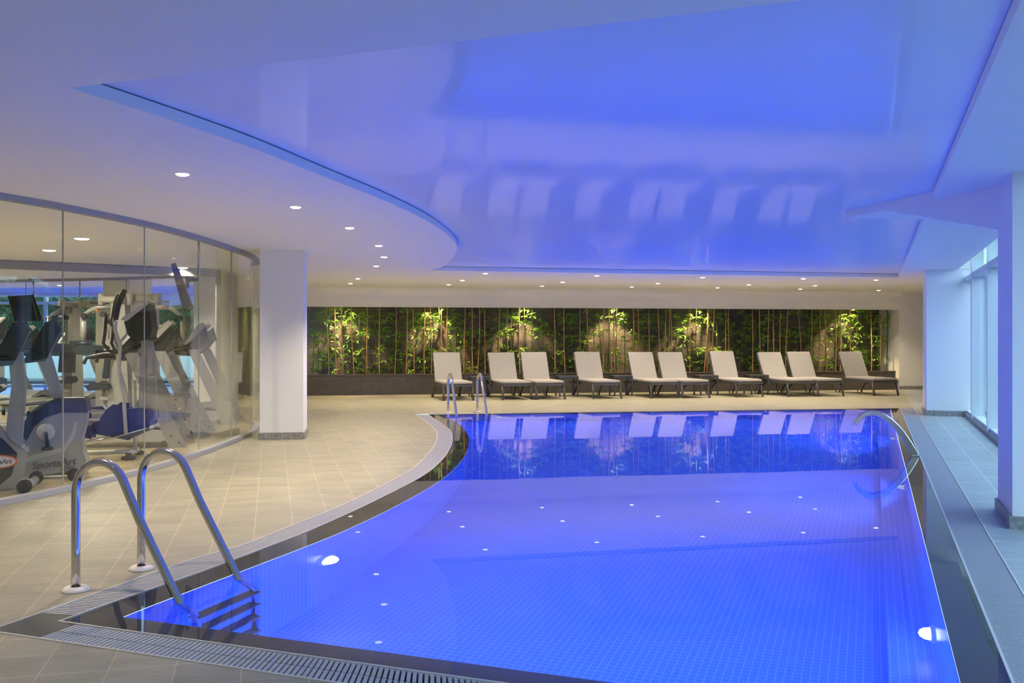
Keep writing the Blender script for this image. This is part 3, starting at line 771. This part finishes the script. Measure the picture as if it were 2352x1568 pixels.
# ------------------------------------------------------------------ loungers
def make_lounger():
    t = empty('sun_lounger', (0,0,0))
    w = .335; fr = MB()
    for s_ in (-1, 1): fr.box((s_*w, .62, .355), (.045, 1.30, .07)); fr.box((s_*w, 1.58, .335), (.035, .66, .05))
    for y in (0.0, .4, .8, 1.22, 1.9): fr.box((0, y, .35), (2*w, .035, .045))
    fr.build('frame', M['lframe'], t, .004)
    for s_ in (-1, 1):
        a = MB(); a.tube([(s_*w, .06, .36), (s_*(w+.025), -.03, .0)], .029, 8, True, .8); a.build('leg', M['lframe'], t)
        b = MB(); b.tube([(s_*w, .92, .35), (s_*w, 1.12, .32), (s_*w, 1.32, .22), (s_*(w+.005), 1.47, .08), (s_*(w+.01), 1.52, 0)], .026, 8, True, .8)
        b.build('leg', M['lframe'], t)
        c = MB(); c.tube([(s_*w, 1.78, .33), (s_*w, 1.72, .12), (s_*(w+.005), 1.66, .0)], .016, 8); c.build('brace', M['lframe'], t)
    # cushions
    mb = MB(); mb.box((0, .62, .415), (.69, 1.27, .065)); mb.build('seat_cushion', M['cushion'], t, .022)
    for s_ in (-1,): 
        mb = MB(); mb.tube([(-.345, .02, .415), (-.345, 1.24, .415)], .006, 6); mb.tube([(-.34, -.016, .415), (.34, -.016, .415)], .006, 6); mb.build('piping', M['seam'], t)
    bk = empty('backrest', (0, 1.25, .40)); bk.parent = t; bk.rotation_euler.x = math.radians(64)
    mb = MB(); mb.box((0, .37, .055), (.69, .78, .06)); mb.build('back_cushion', M['cushion'], bk, .022)
    mb = MB()
    for s_ in (-1, 1): mb.box((s_*w, .36, .0), (.035, .78, .035))
    for y in (.06, .4, .74): mb.box((0, y, 0), (2*w, .03, .03))
    mb.build('backrest_frame', M['lframe'], bk, .004)
    mb = MB(); mb.tube([(-.352,.60,.02), (-.375,.585,.05), (-.36,.56,.03), (-.38,.54,.06)], .006, 5); mb.build('tie', M['seam'], bk)
    return t
feet = [(1015.6,1089.8,919.5),(1151,1224,917.6),(1228.6,1300,916.8),(1359.4,1429.6,915.3),(1492,1560.8,914.2),(1565,1631,913.7),(1688.8,1753.7,911.7),(1809,1870,910.4),(1875,1939.4,909.7),(2003,2065,907.8)]
llab = ['beige cushioned sun lounger at the far left behind the distant ladder','beige sun lounger, left one of the first touching pair','beige sun lounger, right one of the first touching pair','beige sun lounger standing alone between the second and third side tables','beige sun lounger, left one of the middle touching pair','beige sun lounger, right one of the middle touching pair','beige sun lounger standing alone between the fourth and fifth side tables','beige sun lounger, left one of the rightmost touching pair','beige sun lounger, right one of the rightmost touching pair','beige sun lounger alone at the far right beside the white wall']
proto = make_lounger(); angF = math.atan2(DF.y, DF.x)
for i, (xa, xb, y) in enumerate(feet):
    t = proto if i == 0 else copy_tree(proto); c = fl((xa+xb)/2, y)
    t.location = (c.x, c.y, 0); t.rotation_euler.z = angF+math.radians(5.0+[0,.5,-.3,0,.6,.2,.4,.2,-.4,0][i])
    tag(t, llab[i], 'sun lounger', 'sun loungers in a row before the bamboo')
    for ch in [q for q in bpy.data.objects if q.parent == t and q.name.startswith('backrest')]:
        ch.rotation_euler.x = math.radians([65,63.5,65,66,64,63,67.5,61.5,63.5,63][i])
# side tables
def make_table():
    t = empty('side_table', (0,0,0)); MB().box((0,.25,.505), (.50,.50,.03)).build('table_top', M['table'], t, .003)
    MB().box((0,.25,.475), (.47,.47,.04)).build('apron', M['table'], t)
    for sx in (-1,1):
        for y in (.02,.48): MB().box((sx*.23, y, .245), (.035,.035,.49)).build('leg', M['table'], t)
    return t
tb = make_table()
tpx = [(1080,1128.6,912.8),(1284,1329.6,911),(1409,1455.6,909.5),(1609,1650,908),(1726.6,1765,906.5)]
for i, (xa, xb, y) in enumerate(tpx):
    t = tb if i == 0 else copy_tree(tb); c = fl((xa+xb)/2, y); t.location = (c.x, c.y, 0); t.rotation_euler.z = angF
    tag(t, 'low square dark side table between loungers, %s from the left' % ordn[i], 'side table', 'dark side tables between the loungers')

# ------------------------------------------------------------------ bamboo
def culm(h, r, sway, seed):
    rn = random.Random(seed); mb = MB(); pts = []; rs = []; nseg = int(h/.22)
    ph = rn.random()*6
    for i in range(nseg*3+1):
        z = h*i/(nseg*3); pts.append((sway*math.sin(z*1.6+ph)+sway*z*.6, sway*.4*math.cos(z*1.3+ph), z)); rs.append(r*(1.22 if i % 3 == 0 else 1)*(1-.15*z/h))
    mb.tube(pts, rs, 7); return mb, pts
def leafy(pts, seed, dens):
    rn = random.Random(seed); mb = MB()
    for i in range(2, len(pts)-1):
        if rn.random() > dens: continue
        base = Vector(pts[i]); a0 = rn.random()*6.28
        for tw in range(rn.choice((1,1,2))):
            a = a0+tw*2.4; L = rn.uniform(.08,.26); tip = base+Vector((math.cos(a)*L, -abs(math.sin(a))*L*.5, L*.25*rn.uniform(-1,1)))
            mb.tube([base, tip], .0025, 4, False)
            for k in range(rn.randint(7,12)):
                q = base.lerp(tip, rn.uniform(.35,1.05)); b = rn.random()*6.28; l = rn.uniform(.09,.19)
                d = Vector((math.cos(b), math.sin(b)*.7, rn.uniform(-.9,.35))).normalized()*l
                e = d.cross(Vector((rn.gauss(0,.4), rn.gauss(0,.4), 1))).normalized()*l*.12
                m_ = q+d*.45
                mb.add([q, m_+e+Vector((0,0,.004)), q+d, m_-e+Vector((0,0,.004)), m_-Vector((0,0,.002))], [(0,1,4),(1,2,4),(2,3,4),(3,0,4)])
    return mb
ST = []
for v in (22,45,160,205,290,350,393,420,445,585,683,705,738,840,857,1028,1085,1140,1180,1225,1268,1380,1447,1512,1565,1622,1665,1738,1885,1958): ST.append(1400+v/3.136)
for v in (185,250,290,378,478,580,690,787,840,925,970,1045,1085,1230,1298,1335,1390,1500,1568,1660,1930,2012,2135,2208,2300): ST.append(700+v/3.36)
ST.sort()
caneP = []
for k in range(4):
    mb, pts = culm(1.95, .0125+.002*(k % 2), .012+.006*k, 100+k); o = mb.build('bamboo_cane', M['cane']); caneP.append(o)
greenP = []
for k in range(8):
    t = empty('leafy_bamboo', (0,0,0)); mb, pts = culm(1.98, .011, .02+.006*(k % 3), 200+k); mb.build('culm', M['green'], t)
    leafy(pts, 300+k, .36+.06*(k % 4)).build('foliage', M['leaf'], t); greenP.append(t)
def zone(x):
    cs_ = [(a+b)/2-12 for a, b, _ in feet]
    if x < 960: return 'from the left, before the loungers begin'
    k = min(range(10), key=lambda i: abs(cs_[i]-x)); return 'behind the %s lounger, both counted from the left' % ordn[k]
from collections import defaultdict
cnt = defaultdict(int); rn = random.Random(5)
used = set()
for i, x in enumerate(ST):
    k = i % 4; o = caneP[k] if k not in used else caneP[k].copy()
    if k in used: COL.objects.link(o)
    used.add(k); p = on_far(x, .30+.1*rn.random()); o.location = (p.x, p.y, .46)
    o.rotation_euler = (rn.gauss(0,.01), rn.gauss(0,.02), rn.random()*6.28 if i % 5 else 0)
    z = zone(x); tag(o, '%s tan bamboo cane %s' % (ordn[cnt['c'+z]], z), 'bamboo', 'bare tan bamboo canes'); cnt['c'+z] += 1
gx = []
x = 716
while x < 2036:
    gx.append(x); x += rn.uniform(12,22)
used = set()
for i, x in enumerate(gx):
    k = rn.randrange(8); t = greenP[k] if k not in used else copy_tree(greenP[k]); used.add(k)
    p = on_far(x, .48+.35*rn.random()); t.location = (p.x, p.y, .46); t.rotation_euler = (rn.gauss(0,.02), rn.gauss(0,.025), 0 if rn.random() < .5 else .5)
    t.scale = (rn.choice((-1,1)), 1, 1) if False else (1,1,1)
    z = zone(x); n_ = cnt['g'+z]; cnt['g'+z] += 1
    nm = ordn[n_]
    tag(t, '%s leafy green bamboo %s' % (nm, z), 'bamboo', 'leafy green bamboo plants')
for k in range(8):
    if k not in used:
        for ch in [q for q in bpy.data.objects if q.parent == greenP[k]]: bpy.data.objects.remove(ch)
        bpy.data.objects.remove(greenP[k])

# ------------------------------------------------------------------ gym machines
def at(xp, Y): return Vector(((xp-CX)/F*Y, Y, 0.006))
def textmesh(body, size, name, m, parent, loc, rx=90, ext=.002, rz=0, shear=0):
    c = bpy.data.curves.new(name, 'FONT'); c.body = body; c.size = size; c.extrude = ext; c.align_x = 'CENTER'; c.align_y = 'CENTER'; c.shear = shear; c.offset = size*.022
    tmp = bpy.data.objects.new('tmp_text', c); COL.objects.link(tmp)
    dg = bpy.context.evaluated_depsgraph_get(); dg.update(); me = bpy.data.meshes.new_from_object(tmp.evaluated_get(dg))
    bpy.data.objects.remove(tmp); o = bpy.data.objects.new(name, me); COL.objects.link(o); me.materials.clear(); me.materials.append(m)
    o.parent = parent; o.location = loc; o.rotation_euler = (math.radians(rx), math.radians(rz), 0); return o
def make_treadmill():
    t = empty('treadmill', (0,0,0))
    for s_ in (-1,1):
        mb = MB(); mb.prism([(-1.85,.10),(0.0,.10),(0.0,.24),(-.5,.24),(-1.85,.19)], s_*.40-.05, s_*.40+.05); mb.build('side_rail', M['fshell2'], t, .008)
        mb = MB(); mb.prism([(-.02,.0),(.20,.0),(-.44,1.28),(-.60,1.28)], s_*.43-.022, s_*.43+.022); up = mb.build('upright', M['fshell'], t, .006)
        mb = MB()
        for zz, xx in ((.07,.10),(.16,.0)): mb.tube([(xx, s_*.43-.028, zz), (xx, s_*.43+.028, zz)], .013, 10)
        mb.build('bolt', M['fblack'], up)
        mb = MB(); mb.tube([(-.55,s_*.38,1.28),(-.85,s_*.38,1.27),(-1.08,s_*.38,1.22),(-1.12,s_*.38,1.14)], .025, 10); mb.build('handrail', M['fdark'], t)
        mb = MB(); mb.tube([(-.1,s_*.30-.03,.05),(-.1,s_*.30+.03,.05)], .045, 16); mb.build('wheel', M['fblack'], t)
        mb = MB(); mb.tube([(-1.8,s_*.38,.0),(-1.8,s_*.38,.1)], .03, 12); mb.build('foot', M['fblack'], t)
    mb = MB(); mb.box((-1.2,0,.195), (1.45,.58,.03)); mb.build('running_belt', M['fblack'], t)
    mb = MB(); mb.prism([(-.62,.2),(-.52,.30),(-.38,.365),(-.22,.385),(-.08,.35),(-.02,.24),(-.02,.12),(-.62,.12)], -.345, .345); mb.build('motor_cover', M['fshell'], t, .02)
    mb = MB(); mb.prism([(-.60,.205),(-.30,.30),(-.06,.235)], -.348, .348); mb.build('motor_cover_side', M['fdark'], t)
    mb = MB(); mb.prism([(-1.02,1.22),(-.62,1.20),(-.44,1.28),(-.30,1.46),(-.36,1.62),(-.52,1.45),(-.72,1.34),(-.98,1.30)], -.27, .27); con = mb.build('console', M['fdark'], t, .03)
    mb = MB(); mb.prism([(-.74,1.38),(-.70,1.36),(-.37,1.70),(-.42,1.74),(-.50,1.70)], -.22, .22); mb.build('display_panel', M['fshell2'], con, .012)
    mb = MB(); mb.prism([(-.735,1.395),(-.725,1.39),(-.50,1.68),(-.505,1.69)], -.17, .17); mb.build('screen', M['screen'], con)
    return t
tm = make_treadmill()
for i, (xp, Y, lab) in enumerate([(404,13.3,'silver treadmill with black console, nearest of the three treadmills'),(458,14.75,'silver treadmill with black console, middle one of the three treadmills'),(528,16.65,'silver treadmill with black console, farthest of the three treadmills')]):
    t = tm if i == 0 else copy_tree(tm); p = at(xp, Y); t.location = p; t.rotation_euler.z = math.radians([12,12,4][i]); tag(t, lab, 'treadmill', 'treadmills behind the glass')
def bike(p, rz, variant, label):
    t = empty('exercise_bike', p, rz); tag(t, label, 'exercise bike', 'exercise bikes behind the glass')
    for y in (-.0,): pass
    if variant == 2:
        poly = [(-.30,.03),(-.12,.045),(.08,.075),(.20,.10),(.34,.07),(.345,.14),(.30,.28),(.285,.42),(.33,.60),(.335,.80),(.30,.835),(.06,.835),(-.10,.79),(-.22,.68),(-.30,.50),(-.34,.28)]
        mb = MB(); mb.prism(poly, -.13, .13); sh = mb.build('shroud', M['fshell'], t, .03)
        mb = MB(); mb.prism([(-.305,.50),(-.225,.69),(-.10,.80),(.06,.845),(.30,.845),(.34,.81),(.34,.70),(.10,.70),(-.06,.65),(-.17,.55),(-.24,.42)], -.134, .134); mb.build('shroud_top', M['fdark'], sh, .01)
        mb = MB(); mb.prism([(-.30,.20),(-.20,.32),(.08,.36),(.12,.30)], -.137, .137) if False else None
        arc = [(-.28+.0, .22), (-.15,.27), (.02,.31), (.10,.33), (.18,.45), (.22,.60), (.25,.60), (.22,.44), (.13,.29), (-.12,.23), (-.28,.18)]
        mb = MB(); mb.prism(arc, -.136, -.128); mb.build('stripe', M['fshell2'], sh)
        textmesh('SportsArt', .105, 'lettering', M['text'], sh, (.02,-.139,.165), 90, .002, -5, .2)
        textmesh('FITNESS', .036, 'lettering', M['text'], sh, (.15,-.139,.112), 90, .002, -5, .2)
        mb = MB(); mb.lathe([(.09,0),(.085,.012),(.001,.014)], (-.06,-.13,.50), 28, Matrix.Rotation(math.radians(90), 3, 'X')); mb.build('crank_disc', M['fshell2'], t)
        zc = (-.06, .50)
    else:
        poly = [(-.62,.05),(-.05,.05),(.12,.06),(.16,.14),(.19,.38),(.10,.50),(-.02,.62),(-.22,.74),(-.45,.70),(-.60,.50)]
        mb = MB(); mb.prism(poly, -.13, .13); sh = mb.build('shroud', M['fshell'], t, .03)
        mb = MB(); mb.prism([(-.62,.06),(-.02,.06),(.09,.16),(.14,.36),(.02,.50),(-.12,.62),(-.5,.64)], -.135, .135); mb.build('side_cover', M['fdark'], sh, .008)
        mb = MB(); ov = [(-.02+.17*math.cos(a/24*6.283), .29+.065*math.sin(a/24*6.283)) for a in range(24)]; mb.prism(ov, -.143, -.12); mb.build('badge_rim', M['orange'], sh)
        mb = MB(); ov = [(-.022+.155*math.cos(a/24*6.283), .29+.053*math.sin(a/24*6.283)) for a in range(24)]; mb.prism(ov, -.146, -.12); mb.build('badge', M['plate'], sh)
        textmesh('SportsArt', .062, 'lettering', M['text'], sh, (-.025,-.148,.29), 90, .002, 0, .2)
        zc = (-.15, .42)
    # frame : base bars, mast, console, seat
    mb = MB(); mb.tube([(-.85,0,.05),(.25,0,.06)], .035, 10); mb.build('base_beam', M['fshell2'], t)
    mb = MB(); mb.tube([(.24,-.26,.05),(.24,.26,.05)], .04, 12); mb.build('front_foot', M['fshell'], t)
    mb = MB(); mb.tube([(-.85,-.26,.05),(-.85,.26,.05)], .035, 12); mb.build('rear_foot', M['fshell'], t)
    for s_ in (-1,1): MB().tube([(.24,s_*.31-.03,.065),(.24,s_*.31+.03,.065)], .065, 18).build('wheel', M['fblack'], t)
    if variant == 2: mast = [(.02,.82),(.10,.82),(-.06,1.36),(-.17,1.34)]; top = (-.10,1.36)
    else: mast = [(.02,.44),(.16,.44),(.20,1.0),(.16,1.34),(.05,1.34),(.08,1.0)]; top = (.07,1.34)
    MB().prism(mast, -.05, .05).build('mast', M['fshell'], t, .012)
    x0, z0 = top
    MB().prism([(x0-.16,z0-.12),(x0+.02,z0-.1),(x0+.16,z0+.22),(x0+.10,z0+.30),(x0+.03,z0+.28)], -.10, .10).build('console', M['fdark'], t, .02)
    for s_ in (-1,1):
        MB().tube([(x0,s_*.12,z0-.05),(x0-.16,s_*.24,z0-.04),(x0-.34,s_*.25,z0+.02),(x0-.30,s_*.22,z0+.20)], .02, 10).build('handlebar', M['grip'], t)
    MB().tube([(-.58,0,.10),(-.66,0,.90)], .03, 10).build('seat_post', M['fshell2'], t)
    MB().prism([(-.84,.93),(-.80,.99),(-.62,.98),(-.50,1.0),(-.46,.97),(-.56,.92)], -.12, .12).build('seat', M['fblack'], t, .03)
    for s_, a in ((-1,-80),(1,100)):
        q = math.radians(a); ex, ez = zc[0]+.17*math.cos(q), zc[1]+.17*math.sin(q)
        MB().tube([(zc[0],s_*.15,zc[1]),(ex,s_*.16,ez)], .018, 8).build('crank', M['fdark'], t)
        MB().box((ex,s_*.22,ez), (.10,.10,.03)).build('pedal', M['fblack'], t, .01)
    return t
bike(at(124,10.15), math.radians(17), 2, 'silver exercise bike with large grey brand lettering behind the glass')
bike(at(8,9.35), math.radians(17), 1, 'grey exercise bike with oval badge at the left edge behind the glass')
# elliptical trainer
def elliptical():
    Y = 11.9; k = F/Y; p = at(270, Y); t = empty('elliptical_trainer', p, math.radians(9)); tag(t, 'tall elliptical trainer with dark grips beside the treadmills', 'elliptical trainer')
    q = lambda x, y, yy=0: ((x-270)/k, yy, (1056-y)/k)
    c2 = lambda pts: [((x-270)/k, (1056-y)/k) for x, y in pts]
    MB().tube([q(195,1046), q(312,1044)], .03, 10).build('base_beam', M['fshell2'], t)
    for s_ in (-1,1):
        MB().tube([q(196,1024,s_*.14), q(270,1008,s_*.14), q(356,984,s_*.14)], .022, 10).build('roller_rail', M['steel'], t)
        MB().prism(c2([(238,988),(243,965),(256,945),(270,934),(288,936),(290,1000),(262,1004),(240,1000)]), s_*.20-.02, s_*.20+.02).build('disc_cover', M['fblue'], t, .008)
        MB().prism(c2([(190,1000),(228,1006),(230,1000),(222,978),(192,984)]), s_*.24-.09, s_*.24+.09).build('footplate', M['fblack'], t, .01)
        arm = [q(300,1000,s_*.27), q(296,930,s_*.27), q(284,860,s_*.27), q(288,800,s_*.27), q(276,765,s_*.26), q(277,745,s_*.25)] if s_ < 0 else [q(290,1000,s_*.27), q(282,930,s_*.27), q(262,860,s_*.27), q(256,800,s_*.27), q(246,770,s_*.26), q(247,755,s_*.25)]
        MB().tube(arm, .022, 10).build('swing_arm', M['fshell2'], t)
        g = [q(277,742,-.25), q(281,712,-.24), q(288,690,-.22), q(294,674,-.2)] if s_ < 0 else [q(247,755,.25), q(253,722,.24), q(259,697,.22), q(264,680,.2)]
        MB().tube(g, [.030,.036,.040,.034], 12).build('grip', M['grip'], t)
        MB().lathe([(.001,0),(.085,0),(.085,.03),(.04,.045),(.03,.08)], q(305,1056,s_*.26), 20).build('foot', M['fblack'], t)
    MB().tube([q(305,1045,-.26), q(305,1045,.26)], .03, 10).build('front_bar', M['fshell2'], t)
    MB().tube([q(308,1042,0), q(309,960,0), q(306,880,0)], .026, 10).build('front_post', M['fshell2'], t)
    MB().prism(c2([(258,1002),(290,945),(330,945),(350,950),(352,965),(345,992),(300,1012)]), -.16, .16).build('drive_housing', M['fblue'], t, .03)
    MB().prism(c2([(318,985),(356,970),(353,840),(345,790),(325,790),(322,850)]), -.06, .06).build('mast', M['fshell'], t, .012)
    MB().prism(c2([(292,748),(300,735),(344,702),(352,760),(348,782),(318,792),(300,776)]), -.17, .17).build('console', M['fdark'], t, .025)
    MB().prism(c2([(286,742),(290,736),(343,700),(345,705),(298,744)]), -.18, .18).build('console_face', M['fshell2'], t, .008)
    for s_ in (-1,1):
        MB().tube([q(254,735,s_*.2), q(252,770,s_*.2), q(248,795,s_*.19), q(258,812,s_*.15), q(280,818,s_*.1), q(320,800,0)], .02, 10).build('fixed_handle', M['grip'], t)
    return t
elliptical()
# multi gym
def multigym():
    Y = 15.5; k = F/Y; p = at(290, Y); t = empty('multi_gym', p); tag(t, 'pale multi station weight machine with wide press arms in the gym', 'weight machine')
    q = lambda x, y, yy=0: ((x-290)/k, yy, (987-y)/k); c2 = lambda pts: [((x-290)/k, (987-y)/k) for x, y in pts]
    MB().box(((-8)/k, 0, .03), (.9,.8,.06)).build('base', M['fshell2'], t, .01)
    MB().prism(c2([(252,980),(262,700),(292,700),(300,980)]), -.08, .08).build('tower', M['fshell'], t, .02)
    MB().prism(c2([(343,980),(345,700),(352,700),(356,980)]), .1, .25).build('rear_post', M['fshell2'], t, .01)
    MB().tube([q(300,686,.1), q(360,686,.1)], .072, 14).build('top_beam', M['fshell2'], t)
    MB().tube([q(234,690,-.05), q(292,690,-.05)], .055, 14).build('top_beam', M['fshell2'], t)
    for x in (234, 298, 362): MB().tube([q(x,676,0), q(x,702,0)], .06, 12).build('beam_cap', M['fshell2'], t)
    MB().tube([q(350,704), q(375,706), q(388,708)], .045, 10).build('press_arm', M['fshell2'], t)
    MB().tube([q(386,706), q(402,716), q(417,728)], .032, 10).build('press_arm', M['fshell2'], t)
    MB().tube([q(419,728), q(419,782)], .035, 10).build('press_arm', M['fshell'], t)
    MB().tube([q(262,706), q(222,708), q(205,716), q(192,726)], .035, 10).build('press_arm', M['fshell'], t)
    MB().tube([q(191,726), q(191,794)], .05, 10).build('press_arm', M['fshell'], t)
    for x, y in ((416,732),(196,727),(240,724)): MB().tube([q(x,y,-.09), q(x,y,.09)], .045, 14).build('pivot', M['fdark'], t)
    MB().tube([q(207,697), q(250,697)], .018, 8).build('grip_bar', M['fdark'], t)
    MB().tube([q(345,694), q(388,695)], .02, 8).build('grip_bar', M['fshell2'], t)
    for x, y in ((225,714),(375,711)): MB().prism(c2([(x-3,y+2),(x+3,y+2),(x,y-4)]), -.06, -.05).build('warning_mark', M['orange'], t)
    MB().tube([q(165,791,-.05), q(212,791,-.05)], .05, 14).build('roller_pad', M['pad'], t)
    MB().prism(c2([(180,806),(186,797),(200,794),(256,797),(262,803),(256,816),(192,815)]), -.22, .12).build('bench_pad', M['pad'], t, .03)
    MB().prism(c2([(245,868),(252,812),(259,812),(256,870)]), -.16, .16).build('back_pad', M['pad'], t, .015)
    MB().prism(c2([(209,889),(222,880),(258,882),(262,890),(254,895),(214,896)]), -.18, .18).build('seat', M['pad'], t, .015)
    MB().tube([q(238,896), q(236,930), q(262,960)], .025, 8).build('seat_post', M['fshell2'], t)
    MB().prism(c2([(232,912),(290,912),(290,922),(232,920)]), -.05, .05).build('leg_beam', M['fshell2'], t)
    return t
multigym()
# dumbbell-free flat bench row is not shown ; televisions
def tv():
    t = empty('television', (0,0,0))
    c = Vector(((424-CX)/F*12.4, 12.4, 0)); t.location = (c.x, c.y, CEIL-.001); t.rotation_euler.z = math.radians(17)
    z = lambda y: H+(CY-y)/F*12.4-CEIL
    px_ = lambda x: (x-424)/F*12.4
    MB().tube([(px_(455),0,0),(px_(455),0,z(645))], .016, 10).build('pole', M['steel'], t)
    MB().box((px_(455),0,-.01), (.16,.12,.02)).build('ceiling_plate', M['fdark'], t)
    MB().tube([(px_(455),0,z(641)),(px_(436),0,z(643)),(px_(428),0,z(645))], .022, 8).build('bracket', M['fdark'], t)
    MB().box((px_(430),0,z(648)), (.04,.22,.14)).build('wall_mount_plate', M['fdark'], t, .004)
    b = MB().prism([(px_(400),z(614)),(px_(407),z(612)),(px_(441),z(702)),(px_(430),z(712)),(px_(425),z(712))], -.46, .46).build('housing', M['fdark'], t, .012)
    MB().prism([(px_(399.2),z(614.5)),(px_(400.4),z(614.5)),(px_(425.4),z(711)),(px_(424.2),z(711))], -.44, .44).build('screen', M['screen'], b)
    tag(t, 'black flat television tilted on a ceiling pole above the treadmills', 'television'); return t
tv()
# small floor outlet discs
for i, (x, y) in enumerate([(553,984.5),(567,965.5)]):
    c = fl(x, y, .006); o = MB().lathe([(.001,.004),(.05,.004),(.055,.0)], (0,0,0), 18).build('floor_socket', M['granite']); o.location = (c.x, c.y, .006)
    tag(o, 'small round floor socket behind the glass, %s one' % ('nearer' if i == 0 else 'farther'), 'floor socket')
